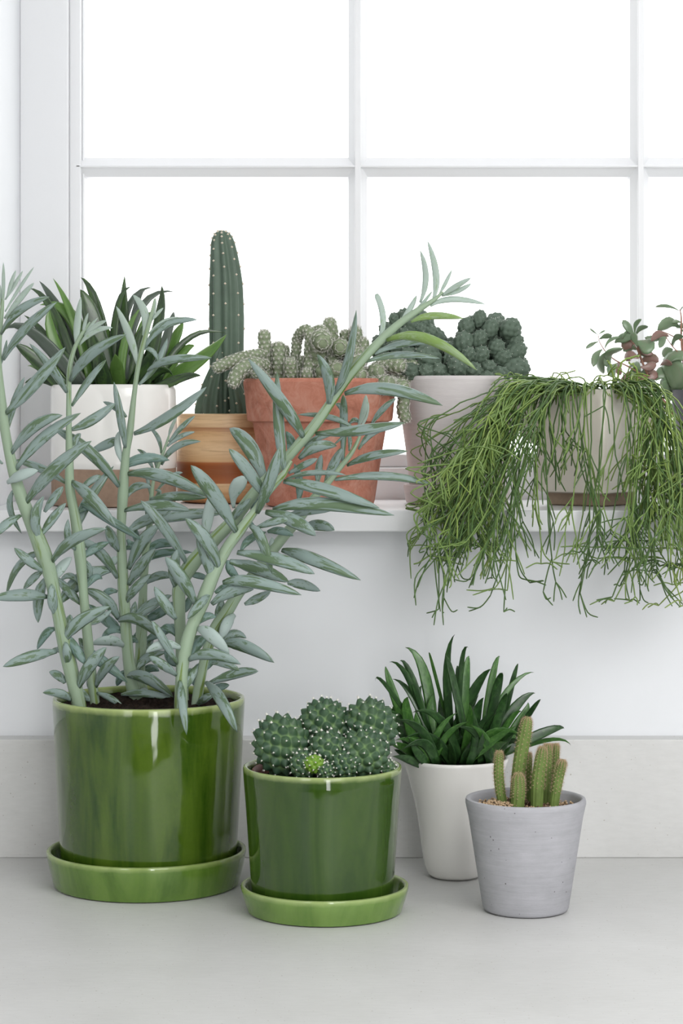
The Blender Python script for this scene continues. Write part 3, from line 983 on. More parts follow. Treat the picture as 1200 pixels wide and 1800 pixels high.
# broad blades in the white pot with the brown base; (base, mid, tip, width, material, depth change)
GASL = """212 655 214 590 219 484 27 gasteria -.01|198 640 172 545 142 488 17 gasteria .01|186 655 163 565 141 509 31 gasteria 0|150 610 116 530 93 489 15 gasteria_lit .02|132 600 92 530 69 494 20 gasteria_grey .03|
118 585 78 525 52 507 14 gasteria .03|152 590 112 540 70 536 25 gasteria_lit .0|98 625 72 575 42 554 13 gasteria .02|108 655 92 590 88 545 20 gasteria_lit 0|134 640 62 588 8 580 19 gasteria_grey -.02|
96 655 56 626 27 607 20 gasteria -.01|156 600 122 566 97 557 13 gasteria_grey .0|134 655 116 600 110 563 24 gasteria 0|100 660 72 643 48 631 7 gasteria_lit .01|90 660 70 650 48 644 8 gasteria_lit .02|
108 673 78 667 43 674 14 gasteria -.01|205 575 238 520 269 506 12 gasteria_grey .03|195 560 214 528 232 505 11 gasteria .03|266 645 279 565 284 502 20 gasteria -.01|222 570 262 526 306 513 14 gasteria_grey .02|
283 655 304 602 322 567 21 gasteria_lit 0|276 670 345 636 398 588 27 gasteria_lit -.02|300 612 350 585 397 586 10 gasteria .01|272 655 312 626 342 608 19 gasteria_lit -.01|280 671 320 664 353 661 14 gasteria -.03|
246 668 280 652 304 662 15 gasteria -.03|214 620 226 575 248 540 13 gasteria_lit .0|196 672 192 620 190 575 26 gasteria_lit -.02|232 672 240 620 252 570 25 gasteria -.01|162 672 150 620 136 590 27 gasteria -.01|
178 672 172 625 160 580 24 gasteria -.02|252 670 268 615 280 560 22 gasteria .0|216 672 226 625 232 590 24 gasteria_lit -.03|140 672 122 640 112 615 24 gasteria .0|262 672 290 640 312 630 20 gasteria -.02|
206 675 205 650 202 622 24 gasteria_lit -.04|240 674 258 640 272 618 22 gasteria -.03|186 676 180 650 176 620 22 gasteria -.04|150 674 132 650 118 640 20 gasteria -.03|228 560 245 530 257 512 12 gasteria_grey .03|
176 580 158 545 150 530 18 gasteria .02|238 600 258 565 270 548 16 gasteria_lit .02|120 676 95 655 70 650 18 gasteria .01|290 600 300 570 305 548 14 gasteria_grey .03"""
for rec in GASL.replace('\n', '').split('|'):
    q = rec.split()
    bx, by, mx, my, tx, ty, w = map(float, q[:7])
    D = 2.335 + rnd.uniform(-.03, .03) * (0.6 if abs(bx - 200) > 60 else 1)
    dd = float(q[8])
    zb = 690 if by > 600 else by + 60
    # the blade starts at the soil, under its visible foot
    fx, fy = bx + (200 - bx) * 0.25, max(by, 690) if by > 630 else by + (690 - by) * 0.8
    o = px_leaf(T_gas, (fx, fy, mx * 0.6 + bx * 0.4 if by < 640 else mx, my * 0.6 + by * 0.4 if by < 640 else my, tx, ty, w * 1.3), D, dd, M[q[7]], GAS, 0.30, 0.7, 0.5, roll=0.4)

# spiky rosettes in the white pot on the worktop (coordinates of an enlarged view: x = 640 + X/2.857, y = 1100 + Y/2.857)
HO = (640, 1100, 2.857)
HAWL = """430 560 415 230 455 42 46|360 480 300 235 205 108 60|330 430 220 262 125 183 34|330 400 235 250 178 178 38|200 520 138 315 107 203 44|270 420 110 300 55 280 24|345 470 235 345 140 268 40|400 330 345 205 326 140 18|
530 470 440 250 408 152 40|470 330 490 180 525 113 28|510 420 512 240 528 156 44|480 470 478 290 463 203 52|400 520 555 320 637 218 56|590 470 645 250 682 154 40|610 500 668 310 696 243 52|700 500 742 290 773 190 32|
580 400 735 305 853 234 30|650 480 770 395 858 338 52|770 520 838 428 886 370 30|680 620 788 475 822 384 62|630 540 688 415 716 338 52|680 610 910 532 1004 516 52|740 600 930 572 1038 602 24|485 660 375 465 240 436 48|
478 715 385 640 290 612 76|300 680 205 615 108 588 52|290 715 215 668 140 656 46|270 520 272 380 292 300 36|250 600 212 430 224 358 58|270 640 180 490 118 428 84|490 660 585 500 698 402 38|540 660 650 575 765 500 46|
520 705 595 655 652 656 48|620 640 700 560 770 545 44|350 560 330 450 345 340 60|560 560 565 440 600 360 52|420 600 395 470 380 340 56|300 600 270 510 260 430 50|540 700 560 560 540 400 46|450 690 460 560 450 470 50|
600 690 660 620 700 560 50|390 690 330 590 300 500 56|340 700 270 640 225 560 52|640 690 690 650 740 600 40|480 560 520 470 575 345 40|360 640 350 560 310 470 50|500 600 530 480 525 390 44|210 560 160 470 150 400 40|
590 600 640 500 662 440 46|440 640 430 560 400 420 54|230 690 185 640 150 622 26|560 715 520 640 500 560 40|660 560 735 470 790 430 34|420 705 440 640 420 560 46|520 440 555 330 580 300 34|300 460 250 330 215 250 30"""
hx = random.Random(5)
for _ in range(26):
    a_ = hx.uniform(-1.25, 1.25)
    x_ = 480 + 190 * hx.uniform(-1, 1)
    l_ = hx.uniform(150, 330)
    HAWL += '|%d %d %d %d %d %d %d' % (x_, 690, x_ + l_ * .5 * math.sin(a_) * .8, 690 - l_ * .5, x_ + l_ * math.sin(a_), 690 - l_ * math.cos(a_) * .9, hx.uniform(38, 58))
for k, rec in enumerate(HAWL.replace('\n', '').split('|')):
    r = tuple(map(float, rec.split()))
    dx = (r[4] - 480) / 500
    D = 2.152 + rnd.uniform(-.022, .022)
    front = r[1] > 640
    if front:
        D -= 0.015
    # foot of the blade towards the crown of its rosette
    cx = 330 if r[0] < 400 else 600 if r[0] > 560 else 480
    bx, by = r[0] + (cx - r[0]) * 0.3, r[1] + (700 - r[1]) * 0.5
    dd = rnd.uniform(-.035, .02) if not front else rnd.uniform(-.03, -.01)
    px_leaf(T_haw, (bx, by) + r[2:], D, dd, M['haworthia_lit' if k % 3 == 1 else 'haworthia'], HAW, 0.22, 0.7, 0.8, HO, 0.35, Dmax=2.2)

# ------------------------------------------------------------------ jade at the right edge (x = 900 + X/4, y = 520 + Y/4)
JO = (900, 520, 4.0)
JST = ["1180 900 1000 640 900 430 870 290 862 262|22 9", "980 590 820 500 720 450 660 395 640 370 612 320 604 270|12 4", "905 440 850 330 800 300|8 5", "1250 900 1220 600 1190 330 1188 160 1178 95|26 6", "1190 420 1130 360 1080 290|10 5",
       "1200 320 1100 270 1030 240|10 5", "1005 640 960 600 940 560|10 8", "1330 700 1300 420 1290 250|24 8"]
for rec in JST:
    a, w = rec.split('|')
    a = list(map(float, a.split()))
    w0, w1 = map(float, w.split())
    pts = [(a[i], a[i + 1]) for i in range(0, len(a), 2)]
    P3 = [P(900 + x / 4, 520 + y / 4, 2.39) for x, y in pts]
    n = len(pts)
    MB().tube(catmull(P3, 5), [(w0 + (w1 - w0) * t / (5 * (n - 1))) / 8 / FPX * 2.39 for t in range(5 * (n - 1) + 1)], 8).build('stem', M['jade_stem'], T_jade)
JL = """604 275 570 250 543 228 9|606 272 630 255 655 243 9|612 305 655 285 703 280 26|606 322 560 340 517 372 18|632 378 590 420 570 500 34|650 372 690 310 765 290 20|662 398 620 470 640 550 50|720 330 770 300 850 285 46|
690 455 690 400 780 370 90|860 290 820 230 776 170 40|862 262 870 200 908 163 26|868 280 900 230 955 215 28|875 320 940 350 1000 370 84|880 330 820 330 785 380 56|880 345 920 390 990 405 36|900 470 960 440 1030 465 50|
890 440 830 420 800 460 60|880 470 870 540 880 580 66|900 500 960 500 1010 470 40|930 590 990 560 950 520 50|1000 590 1080 560 1100 760 120|1040 490 1080 470 1125 480 34|1172 105 1090 72 1003 78 16|1180 110 1200 80 1240 70 14|
1170 220 1100 190 1020 240 60|1060 280 1010 300 930 295 30|1090 285 1060 310 1032 365 36|1120 340 1160 290 1200 280 36|1130 380 1090 390 1058 430 46|1150 390 1180 420 1230 430 46|1190 190 1150 180 1090 188 18|1100 285 1030 270 975 320 40|
1230 420 1140 470 1180 690 130|1210 500 1250 560 1290 690 110|1180 300 1230 330 1270 320 50|820 530 800 590 810 630 50|760 470 740 500 760 560 44|850 620 900 590 940 600 44|1200 330 1150 290 1130 360 40|1240 250 1200 210 1150 225 40|900 520 860 480 820 500 50|880 420 930 400 980 420 46|905 560 950 530 1000 540 50|870 380 830 360 780 390 44|900 610 850 640 830 680 46|920 640 980 620 1020 640 50|740 480 700 520 690 570 56|700 420 670 450 660 500 44|880 360 860 300 840 260 36|1190 380 1230 360 1290 360 60|1195 250 1240 230 1290 240 50|1180 560 1140 540 1110 560 60|1200 450 1160 440 1120 470 50|860 310 810 270 770 300 44"""
for k, rec in enumerate(JL.replace('\n', '').split('|')):
    r = tuple(map(float, rec.split()))
    r = r[:6] + (r[6] * 1.6,)
    px_leaf(T_jade, r, 2.39 + rnd.uniform(-.012, .012), rnd.uniform(-.02, .02), M['jade_red' if k in (13, 14, 15, 16, 18, 19, 21, 31, 35, 36, 37) else 'jade'], JAD, 0.22, 0.2, 0, JO, 0.3, Dmax=2.42, rings=9)

# ------------------------------------------------------------------ column cactus with two basal offsets
def ribbed(pts, rad, ribs, depth, parent, mat, name='stem', sides=72, twist=0.0, sub=6, areoles=9, ar_r=0.0011, spines=0, sp_len=0.003, start=0.0, sp_mat='areole', sharp=1.0):
    P3, R = catmull(pts, sub), lerp_list(rad, sub)
    b = MB()

    def mod(t, a):
        return 1 - depth * (0.5 - 0.5 * math.cos(ribs * (a + twist * t))) ** sharp, 0
    b.tube(P3, R, sides, mod=mod)
    st = b.build(name, mat, parent)
    # wool cushions along the rib crests, on the same frame as the tube
    w = MB()
    n = len(P3)
    up = None
    frames = []
    for j in range(n):
        t = (P3[min(j + 1, n - 1)] - P3[max(j - 1, 0)]).normalized()
        if up is None:
            up = t.orthogonal().normalized()
        up = (up - t * up.dot(t)).normalized()
        frames.append((t, up.copy(), t.cross(up)))
    for k in range(ribs):
        for i in range(areoles):
            u = start + (i + (0.5 if k % 2 else 0.0)) / areoles * (1 - start)
            if u > 0.985:
                continue
            j = min(n - 1, int(u * (n - 1)))
            fr = u * (n - 1) - j
            t, up_, sd = frames[j]
            j2 = min(n - 1, j + 1)
            c = P3[j].lerp(P3[j2], fr)
            r = R[j] + (R[j2] - R[j]) * fr
            a = 2 * math.pi * k / ribs - twist * u
            d = up_ * math.cos(a) + sd * math.sin(a)
            w.blob(c + d * r, ar_r)
            for q in range(spines):
                v = (d * rnd.uniform(.3, 1) + t * rnd.uniform(-.8, .8) + d.cross(t) * rnd.uniform(-.8, .8)).normalized()
                w.spike(c + d * r, c + d * r + v * sp_len * rnd.uniform(.6, 1.1), ar_r * 0.16)
    stuff(w.build('areoles', M[sp_mat], st))
    return st


def pp(D, *a):
    return [P(a[i], a[i + 1], D) for i in range(0, len(a), 2)]


k = 2.40 / FPX
ribbed(pp(2.40, 396, 752, 397, 700, 398, 640, 398, 560, 397, 500, 394, 455, 391, 425, 390, 411, 390, 405), [x * k for x in (28, 30, 30, 31, 29.5, 25, 20.5, 14, 4)], 8, 0.27, T_col, M['column'], areoles=13, ar_r=0.0015, sharp=0.8)
ribbed(pp(2.39, 372, 752, 368, 720, 374, 680, 384, 640, 390, 610), [x * k for x in (28, 27, 20, 12, 4)], 7, 0.28, T_col, M['column'], areoles=5, ar_r=0.0015)
ribbed(pp(2.385, 424, 752, 426, 725, 420, 695, 410, 660, 404, 640), [x * k for x in (25, 24, 19, 12, 4)], 7, 0.28, T_col, M['column'], areoles=5, ar_r=0.0015)

# ------------------------------------------------------------------ bristly columns in the concrete pot
PEA = [([905, 1420, 909, 1375, 915, 1330, 922, 1290, 926, 1268, 927, 1260], [11, 12, 12.5, 12, 9.5, 3], 2.015), ([884, 1415, 879, 1390, 876, 1358, 877, 1330, 877, 1319], [8, 9, 9, 8, 3], 2.01),
       ([909, 1420, 911, 1390, 911, 1368, 911, 1358], [12.5, 12.5, 11, 3], 1.995), ([943, 1420, 945, 1375, 950, 1335, 953, 1318, 954, 1312], [11, 12, 11, 8, 3], 2.0),
       ([958, 1420, 960, 1370, 961, 1330, 962, 1312, 962, 1307], [9, 9, 9, 7, 3], 2.018), ([968, 1415, 972, 1370, 975, 1330, 976, 1312, 976, 1307], [8, 8, 8, 7, 3], 2.028),
       ([973, 1420, 978, 1385, 985, 1352, 988, 1340, 989, 1335], [8, 9, 9, 7.5, 3], 2.0), ([929, 1410, 929, 1370, 929, 1335, 929, 1322], [6, 6.5, 6, 2.5], 2.032)]
for a, rr, D in PEA:
    ribbed(pp(D, *a), [x / FPX * D for x in rr], 10, 0.16, T_pea, M['peanut'], sides=40, areoles=max(7, len(a) + 6), ar_r=0.0005, spines=7, sp_len=0.003, start=0.2, sp_mat='tan_spine')
g = MB()
for _ in range(420):
    a, r = rnd.uniform(0, 6.28), 0.045 * math.sqrt(rnd.random())
    g.blob(cC + Vector((r * math.cos(a), r * math.sin(a), 0.0912 + rnd.uniform(0, .002))), rnd.uniform(.0006, .0014))
for _ in range(260):
    a, r = rnd.uniform(0, 6.28), 0.017 * math.sqrt(rnd.random())
    g.blob(cC + Vector((-0.026 + r * math.cos(a), -0.016 + r * math.sin(a), 0.0932 + rnd.uniform(0, .003) + 0.002 * (1 - r / .017))), rnd.uniform(.0006, .0013))
stuff(g.build('grit', M['grit'], T_pea, False))


# ------------------------------------------------------------------ globular cacti: a sphere raised into spiral tubercles
def ico(sub):
    import bmesh
    bm = bmesh.new()
    bmesh.ops.create_icosphere(bm, subdivisions=sub, radius=1.0)
    v = np.array([x.co[:] for x in bm.verts])
    f = [tuple(q.index for q in p.verts) for p in bm.faces]
    bm.free()
    return v, f


ICO5, ICO4 = ico(6), ico(4)


def tubercle_ball(c, rx, rz, n, amp, parent, mat, tilt=0.0, az=0.0, tip=0.0011, spines=5, splen=0.004, src=None, pw=1.4, cut=-0.75, spname='spines', width=1.0, spmat='white_spine'):
    V, F = src or ICO5
    i = np.arange(n) + 0.5
    z = 1 - 2 * i / n
    ph = i * math.pi * (3 - math.sqrt(5))
    q = np.stack([np.sqrt(1 - z * z) * np.cos(ph), np.sqrt(1 - z * z) * np.sin(ph), z], 1)
    d0 = width * math.sqrt(4 * math.pi / n) * 0.62
    dm = np.full(len(V), 9.0)
    for p in q:
        dm = np.minimum(dm, np.linalg.norm(V - p, axis=1))
    h = np.clip(1 - dm / d0, 0, 1) ** pw
    R = 1 + amp * h
    rot = np.array(Matrix.Rotation(az, 3, 'Z') @ Matrix.Rotation(tilt, 3, 'Y'))
    W = (V * R[:, None] * np.array([rx, rx, rz])) @ rot.T + np.array(c)
    b = MB()
    b.add(W.tolist(), F, None, h.tolist())
    st = b.build('stem', mat, parent, attr=True)
    T = (q * (1 + amp) * np.array([rx, rx, rz])) @ rot.T
    s = MB()
    for k in range(n):
        if z[k] < cut:
            continue
        p = Vector(c) + Vector(T[k])
        nrm = Vector(T[k]).normalized()
        s.blob(p, tip * (1.5 if z[k] > 0.86 else 1))
        for _ in range(spines + (7 if z[k] > 0.7 else 0)):
            v = (nrm * rnd.uniform(.2, 1) + Vector((rnd.uniform(-1, 1), rnd.uniform(-1, 1), rnd.uniform(-1, 1))) * 0.8).normalized()
            s.spike(p, p + v * splen * rnd.uniform(.5, 1.1), tip * 0.14)
    stuff(s.build(spname, M[spmat], st))
    return st


u = D2 / FPX
for (x, y, r, rz, D, n, tl, az, mt) in ((497, 1312, 43, 50, 2.005, 78, -0.5, 0.4, 'globe'), (570, 1279, 41, 44, 2.025, 76, 0.1, 1.3, 'globe'), (649, 1280, 42, 46, 2.022, 78, 0.35, 2.2, 'globe'),
                                    (637, 1327, 39, 38, 1.992, 70, 0.6, 0.9, 'globe'), (577, 1322, 31, 32, 1.99, 56, 0.2, 2.9, 'globe'), (604, 1345, 22, 22, 1.975, 50, 0.3, 0.2, 'globe'),
                                    (534, 1345, 22, 22, 1.977, 50, -0.3, 0.5, 'globe'), (552, 1343, 15, 14, 1.967, 36, 0.0, 0.0, 'globe_new'), (676, 1352, 17, 17, 1.995, 40, .8, .5, 'globe'), (572, 1356, 13, 13, 1.965, 34, 0.2, .4, 'globe')):
    tubercle_ball(P(x, y, D), r * u, rz * u, n, 0.27, T_globe, M[mt], tl, az, 0.0009 if r > 25 else .0008, 4, 0.0032 if r > 25 else .0028, pw=1.0)

# ------------------------------------------------------------------ knobbly mound on the sill
KN = []
kv = D5 = 2.37
protos = []
for s_ in range(3):
    st = tubercle_ball(cS2 + Vector((0, 0, 0.14)), 0.0105, 0.0115 + 0.001 * s_, 34 + 6 * s_, 0.2, T_clump, M['clump'], 0, s_, 0.00035, 1, 0.0012, src=ICO4, pw=0.75, width=0.95, cut=0.3)
    protos.append(st)
CL = [(700, 570, 33, 30), (735, 562, 40, 34), (768, 580, 34, 34), (690, 610, 40, 44), (740, 615, 60, 50), (800, 610, 40, 50), (848, 590, 60, 46), (830, 640, 80, 40), (880, 620, 40, 50), (760, 640, 70, 40)]
spots = []
tries = 0
while len(spots) < 120 and tries < 9000:
    tries += 1
    x = rnd.uniform(668, 912)
    lo = 556 + 40 * ((x - 722) / 52) ** 2 if x < 776 else 561 + 52 * ((x - 852) / 60) ** 4 + (18 * max(0, (800 - x) / 24))
    lo = max(lo, 553)
    y = rnd.uniform(min(lo, 650), 668)
    r = rnd.uniform(11, 19) if y < lo + 30 else rnd.uniform(14, 23)
    dep = -0.05 * (y - lo) / (680 - lo + 1) * (1 - ((x - 795) / 135) ** 2) + rnd.choice((0, 0, .02, .035))
    if lo > 655:
        continue
    if any(math.hypot(x - a, y - b_) < 0.66 * (r + r2) and abs(dep - d2) < 0.018 for a, b_, r2, d2 in spots):
        continue
    spots.append((x, y, r, dep))
first = True
c0 = cS2 + Vector((0, 0, 0.14))
for i, (x, y, r, dep) in enumerate(spots):
    D = 2.365 + dep
    loc = P(x, y, D)
    pr_ = protos[i % 3]
    sc = r / FPX * D / 0.0115
    out = (loc - (cS2 + Vector((0, 0, 0.12)))).normalized()
    qt = Vector((0, 0, 1)).rotation_difference(out) @ Quaternion((0, 0, 1), rnd.uniform(0, 6.28))
    mw = Matrix.Translation(loc - cS2) @ qt.to_matrix().to_4x4() @ Matrix.Diagonal((sc, sc, sc * rnd.uniform(1.0, 1.25), 1)) @ Matrix.Translation(-(c0 - cS2))
    if i < 3:
        for ch in pr_.children:
            ch.matrix_parent_inverse = Matrix.Identity(4)
        o = pr_
    else:
        o = pr_.copy()
        COL.objects.link(o)
        for ch in pr_.children:
            c2 = ch.copy()
            COL.objects.link(c2)
            c2.parent = o
    if i < 3:
        pending = globals().setdefault('PEND', [])
        pending.append((o, mw))
    else:
        o.matrix_basis = mw
for o, mw in PEND:
    o.matrix_basis = mw


# ------------------------------------------------------------------ white-spined fingers in the terracotta pot (x = 360 + X/4, y = 560 + Y/4)
def finger(pts, rad, D, parent, sub=8):
    P3 = [P(360 + pts[i] / 4, 560 + pts[i + 1] / 4, D + pts[i + 2]) for i in range(0, len(pts), 3)]
    cur = catmull(P3, sub)
    L = sum((cur[i + 1] - cur[i]).length for i in range(len(cur) - 1))
    r0 = rad / 4 / FPX * D
    # even spacing
    N = max(14, int(L / 0.0011))
    acc = [0]
    for i in range(len(cur) - 1):
        acc.append(acc[-1] + (cur[i + 1] - cur[i]).length)
    ev = []
    j = 0
    for i in range(N + 1):
        s_ = L * i / N
        while j < len(acc) - 2 and acc[j + 1] < s_:
            j += 1
        ev.append(cur[j].lerp(cur[j + 1], (s_ - acc[j]) / max(1e-9, acc[j + 1] - acc[j])))
    R = []
    for i in range(N + 1):
        s_ = L * i / N
        e = min(1, (L - s_) / (r0 * 1.1))
        R.append(r0 * math.sqrt(max(0.02, 1 - (1 - e) ** 2)) * (0.86 + 0.14 * min(1, i / N * 2)))
    sides = 24
    kf = L / (r0 * 0.75)
    b = MB()

    def mod(t, a):
        s1 = math.cos(4 * a + t * kf * math.pi)
        s2 = math.cos(4 * a - t * kf * math.pi)
        return 1 + 0.13 * s1 * s2, 0
    b.tube(ev, R, sides, mod=mod)
    st = b.build('stem', M['finger'], parent)
    s = MB()
    up = None
    nrow = int(kf)
    for k in range(nrow + 2):
        u_ = min(0.999, (k + 0.3) / (nrow + 1))
        i = min(N, int(u_ * N))
        t = (ev[min(i + 1, N)] - ev[max(i - 1, 0)]).normalized()
        up = t.orthogonal().normalized() if up is None else (up - t * up.dot(t)).normalized()
        sd = t.cross(up)
        for m in range(8):
            a = math.pi * 2 * (m + 0.5 * (k % 2)) / 8
            d = up * math.cos(a) + sd * math.sin(a)
            e = d.cross(t)
            cpos = ev[i] + d * R[i] * 1.12
            for q in range(9):
                w = 2 * math.pi * q / 9 + rnd.uniform(-.3, .3)
                v = (t * math.cos(w) + e * math.sin(w) + d * rnd.uniform(.1, .4))
                s.spike(cpos, cpos + v * r0 * rnd.uniform(.36, .55), 0.0003)
    stuff(s.build('spines', M['white_spine'], st))


DT = 2.32
FING = [([440, 480, 0, 445, 330, 0, 420, 180, .0, 418, 75, 0], 42, 0), ([515, 480, -.01, 520, 330, -.01, 520, 160, -.01], 44, 0), ([600, 480, -.02, 602, 380, -.025, 600, 280, -.03], 42, 0), ([560, 400, .02, 565, 280, .02, 565, 185, .02], 28, .0),
        ([600, 330, .01, 640, 240, .01, 650, 140, .01, 700, 80, 0, 740, 110, -.005, 735, 240, -.01, 725, 400, -.015], 36, 0), ([780, 420, 0, 790, 280, -.01, 810, 150, -.02, 830, 180, -.045], 62, 0), ([760, 140, .01, 800, 80, .01, 850, 140, -.01], 40, 0),
        ([900, 300, .03, 890, 120, .03, 870, -10, .03], 46, 0), ([715, 470, -.03, 715, 410, -.035, 715, 350, -.035], 38, 0), ([960, 330, .01, 950, 230, 0, 950, 200, -.03], 58, 0), ([1000, 280, .03, 990, 150, .03, 985, 75, .03], 40, 0),
        ([1060, 250, .02, 1060, 120, .02, 1050, 50, .02], 44, 0), ([930, 470, -.03, 930, 380, -.045, 935, 340, -.055], 66, 0), ([1100, 320, .02, 1110, 200, .02, 1105, 130, .02], 42, 0), ([1040, 420, -.02, 1060, 340, -.03, 1090, 280, -.02], 52, 0),
        ([440, 250, .0, 350, 255, -.01, 220, 290, -.02, 60, 355, -.03], 38, 0), ([430, 330, -.02, 330, 320, -.035, 240, 370, -.045, 190, 480, -.05], 42, 0), ([440, 440, -.03, 380, 390, -.04, 350, 360, -.045], 40, 0),
        ([1000, 450, -.03, 1060, 400, -.05, 1120, 400, -.06], 56, 0), ([1120, 440, .0, 1180, 390, -.01, 1240, 370, -.02], 60, 0), ([1180, 380, .0, 1280, 320, 0, 1400, 340, -.01], 56, 0), ([1150, 470, -.03, 1250, 470, -.045, 1320, 445, -.055], 60, 0),
        ([1220, 470, -.02, 1340, 480, -.03, 1420, 490, -.04], 56, 0), ([1380, 470, -.0, 1400, 560, -.01, 1390, 640, -.012, 1420, 735, -.012], 40, 0), ([1290, 430, .02, 1380, 400, .02, 1450, 420, .01], 52, 0), ([1300, 380, .02, 1420, 330, .02, 1500, 345, .015], 46, 0),
        ([820, 460, -.02, 830, 380, -.03, 850, 330, -.03], 52, 0), ([660, 450, .0, 680, 330, .0, 690, 260, 0], 36, 0), ([500, 300, .02, 490, 220, .02, 480, 170, .02], 34, 0), ([380, 420, .02, 330, 400, .01, 260, 400, .0], 36, 0), ([1010, 330, .0, 1030, 260, -.01, 1100, 240, -.02], 40, 0),
        ([880, 400, -.01, 900, 300, -.01, 880, 240, -.01], 46, 0), ([1200, 430, .03, 1220, 360, .03, 1250, 300, .03], 44, 0)]
for a, r, _ in FING:
    finger(a, r, DT, T_fin)

# ------------------------------------------------------------------ trailing mistletoe cactus: every hanging stem forks as it goes
rr = random.Random(21)


def strand(path, rad, mat, forks, seed, spread=0.5, name='stem', down=0.15, levels=2, flen=(0.022, 0.05)):
    g = random.Random(seed)
    b = MB()
    cur = catmull([Vector(p) for p in path], 5)
    cur = [p + Vector((g.uniform(-1, 1), g.uniform(-1, 1), g.uniform(-1, 1))) * 0.0011 for p in cur]
    n = len(cur)
    zmin = g.choice((.245, .262, .28, .3)) + g.uniform(-.008, .012)
    xmin = g.choice((.062, .075, .09)) + g.uniform(0, .012)
    b.tube(cur, [rad * (1.1 - 0.2 * i / n) for i in range(n)], 5)

    def fork(p, d, lev, ln, r):
        k = 2 if g.random() < 0.9 else 3
        for q in range(k):
            ax = Vector((g.uniform(-1, 1), g.uniform(-.6, .6), g.uniform(-1, 1))).normalized()
            v = (Quaternion(ax, g.uniform(-1, 1) * spread) @ d + Vector((g.uniform(-.55, .55), g.uniform(-.25, .25), 0)) * spread * 1.3 + Vector((0, 0, -down))).normalized()
            l2 = ln * g.uniform(.7, 1.3)
            bend = Vector((g.uniform(-.5, .5), g.uniform(-.15, .15), g.uniform(-.9, .05))) * l2 * 0.5
            p1 = p + v * l2 * 0.5 + bend * 0.18
            p2 = p + v * l2 + bend
            zl = min(zmin, p.z - 0.004)
            if p2.x < xmin:
                p2.x += (xmin - p2.x) * 1.2
            if p2.z < zl:
                p2.z = zl + g.uniform(0, .008)
                p1.z = max(p1.z, zl + 0.006)
            lim = -0.014
            if p2.z < 0.352 and p2.y > lim:
                p2.y = lim - g.uniform(0, .01)
            if p1.z < 0.352 and p1.y > lim:
                p1.y = lim - g.uniform(0, .01)
            b.tube(catmull([p, p1, p2], 4), [r] * 8 + [r * 0.7], 5)
            if lev > 1:
                fork(p2, (p2 - p1).normalized(), lev - 1, ln * 0.85, r * 0.95)
    for q in range(forks):
        i = int(n * g.uniform(0.45, 0.95)) if q else n - 1
        i = min(n - 1, max(2, i))
        d = (cur[i] - cur[i - 2]).normalized()
        fork(cur[i], d, levels if q == 0 or g.random() < .5 else 1, g.uniform(*flen), rad * 0.92)
    return b.build(name, mat, T_rhip)


RM = [M['rhip'], M['rhip'], M['rhip_dark'], M['rhip_dark'], M['rhip_dark'], M['rhip_pale']]
cnt = 0


def trail(sx, sy, sD, ax, ay, aD, mx, my, mD, ex, ey, eD, rad, mat, forks=3, spread=.5, levels=2, down=.15, flen=(.022, .05)):
    global cnt
    cnt += 1
    strand([P(sx, sy, sD), P(ax, ay, aD), P(mx, my, mD), P(ex, ey, eD)], rad, mat, forks, cnt, spread, levels=levels, down=down, flen=flen)


U = rr.uniform
# the big fall on the left: over the lip, out to the left, down past the sill
for k in range(66):
    t = rr.random() ** 0.9                              # 0 inner, 1 outer
    ex = 905 - 135 * t + U(-14, 14)
    ey = U(800, 985) if rr.random() < .7 else U(760, 860)
    ey -= 60 * max(0, t - .7) / .3 * rr.random()
    ax = 985 - 95 * t + U(-16, 16)
    ay = 682 + U(-16, 12)
    hang = ey > 880
    eD = U(2.13, 2.19) if hang else U(2.17, 2.28)
    mx = ex + (ax - ex) * U(.34, .56)
    my = ay + (ey - ay) * U(.4, .52)
    trail(1040 + U(-50, 40), 692 + U(-6, 6), U(2.31, 2.37), ax, ay, U(2.24, 2.32), mx, my, (eD + 2.25) / 2 - .01, ex, ey, eD, 0.00074, rr.choice(RM), 2, .75, 2, .04 if hang else 0, (.018, .042))
# spreading wisps at the far left
for k in range(22):
    ex, ey = U(745, 850), U(790, 900)
    trail(U(960, 1010), 690, 2.30, U(880, 930), U(672, 700), 2.25, U(835, 880), U(745, 800), 2.2, ex, ey, U(2.13, 2.2), 0.0008, rr.choice([M['rhip'], M['rhip_pale'], M['rhip']]), 3, 1.0, 1, .0, (.02, .045))
# dense short tufts in front of the left face of the pot
for k in range(26):
    x = U(905, 1015)
    trail(x + U(0, 50), 690, 2.31, x + U(-6, 16), U(676, 694), 2.275, x + U(-10, 8), U(725, 760), 2.24, x + U(-16, 14), U(760, 830), U(2.215, 2.25), 0.00076, rr.choice(RM[:4]), 1, .5, 1, .3, (.012, .03))
# long single stems over the front corner of the pot, knotting on the sill edge
for k in range(15):
    x = U(1000, 1150)
    ey = U(880, 1000)
    ex = x + U(-45, 45)
    trail(x + (1040 - x) * .3, 690, 2.3, x, 684 + U(-8, 8), 2.272, (x + ex) / 2 + U(-16, 16), 790 + U(-30, 30), 2.235, ex, ey, U(2.15, 2.2), 0.00074, rr.choice(RM[:4]), 2, .75, 2, .05, (.018, .042))
# the right-hand fall
for k in range(30):
    ex = U(1085, 1250)
    ey = U(850, 1010)
    ax = U(1090, 1165)
    trail(1050 + U(-20, 40), 690, 2.33, ax, U(672, 702), 2.28, ax + (ex - ax) * U(.5, .8), U(760, 830), 2.225, ex, ey, U(2.14, 2.195), 0.00074, rr.choice(RM), 2, .75, 2, .05, (.018, .042))
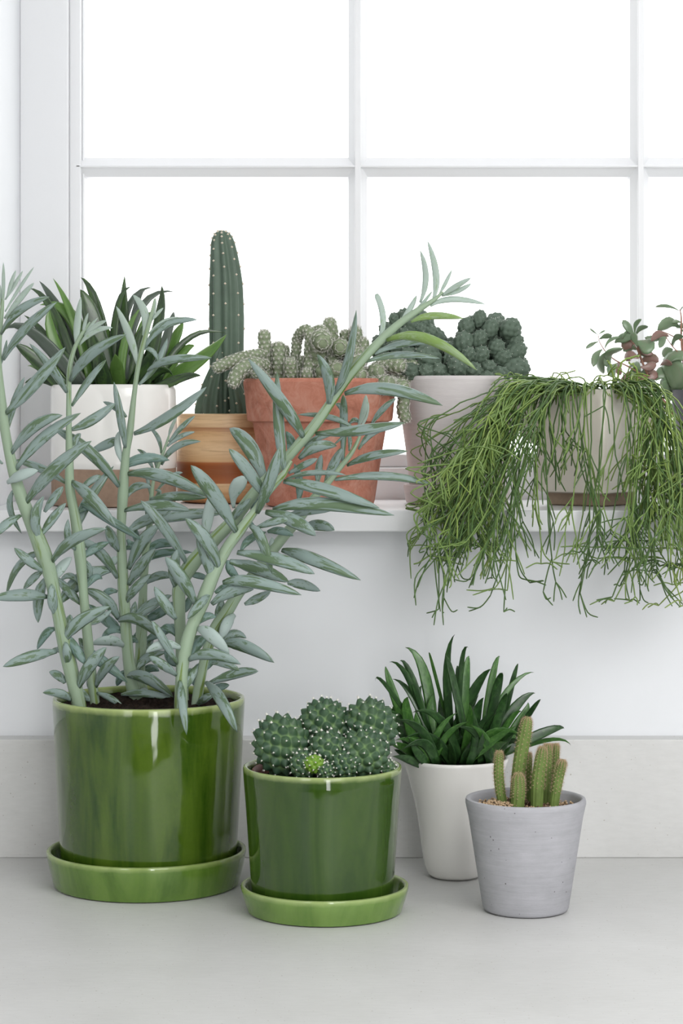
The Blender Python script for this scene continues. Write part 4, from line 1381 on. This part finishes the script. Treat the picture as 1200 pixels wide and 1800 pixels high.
# bright tangle on the sill at the right
for k in range(26):
    ex = U(1125, 1240)
    ey = U(830, 905)
    trail(1090 + U(-10, 30), 690, 2.34, U(1120, 1180), U(690, 720), 2.29, ex + U(-20, 10), U(770, 810), 2.26, ex, ey - 12, U(2.2, 2.25), 0.0008, rr.choice([M['rhip'], M['rhip_pale']]), 3, .9, 2, .0, (.014, .03))
# arching wisps above the rim
for k in range(26):
    x = U(900, 1130)
    dx = U(-45, 45)
    trail(x, 694, 2.33, x + dx * .4, U(664, 680), 2.32, x + dx, U(652, 676), 2.31, x + dx * 1.5, U(662, 690), 2.30, 0.0007, rr.choice([M['rhip'], M['rhip_pale']]), 2, .8, 1, -.05, (.01, .024))
for (x0, y0, x1, y1, x2, y2, x3, y3) in ((1082, 668, 1090, 642, 1105, 630, 1122, 626), (1122, 668, 1118, 650, 1112, 640, 1104, 638), (1078, 672, 1076, 650, 1072, 640, 1066, 634)):
    trail(x0, y0 + 22, 2.31, x1, y1, 2.3, x2, y2, 2.3, x3, y3, 2.3, 0.0011, M['rhip_pale'], 0)
# a few that hang lowest
for (a, b_, c, d_, e, f) in ((885, 700, 870, 900, 862, 1010), (930, 690, 950, 930, 958, 985), (905, 690, 900, 930, 912, 1020), (960, 690, 955, 950, 985, 1010), (1150, 700, 1175, 950, 1185, 1040), (1170, 710, 1195, 900, 1198, 1050), (1060, 690, 1050, 900, 1030, 985),
                            (870, 690, 830, 860, 800, 960), (1110, 690, 1120, 900, 1075, 1000), (1040, 690, 1035, 880, 1000, 990)):
    trail(1030 + U(-30, 50), 692, 2.33, a, b_ - 10, 2.27, (a + c) / 2, 800, 2.22, c if f < 1000 else (c + e) / 2, (d_ + f) / 2, 2.17, 0.00076, rr.choice(RM[:4]), 3, .7, 2, .1, (.018, .036))
for k in range(12):
    x, y = U(790, 850), U(800, 850)
    trail(x + 40, y - 60, 2.21, x + 20, y - 20, 2.205, x, y + 15, 2.2, U(728, 800), U(862, 892), U(2.19, 2.215), 0.00062, rr.choice([M['rhip'], M['rhip_pale']]), 1, .8, 1, -.05, (.01, .02))
# fallen sprigs reaching along the wall
trail(880, 860, 2.19, 840, 930, 2.19, 780, 962, 2.18, 726, 992, 2.17, 0.00085, M['rhip'], 0)
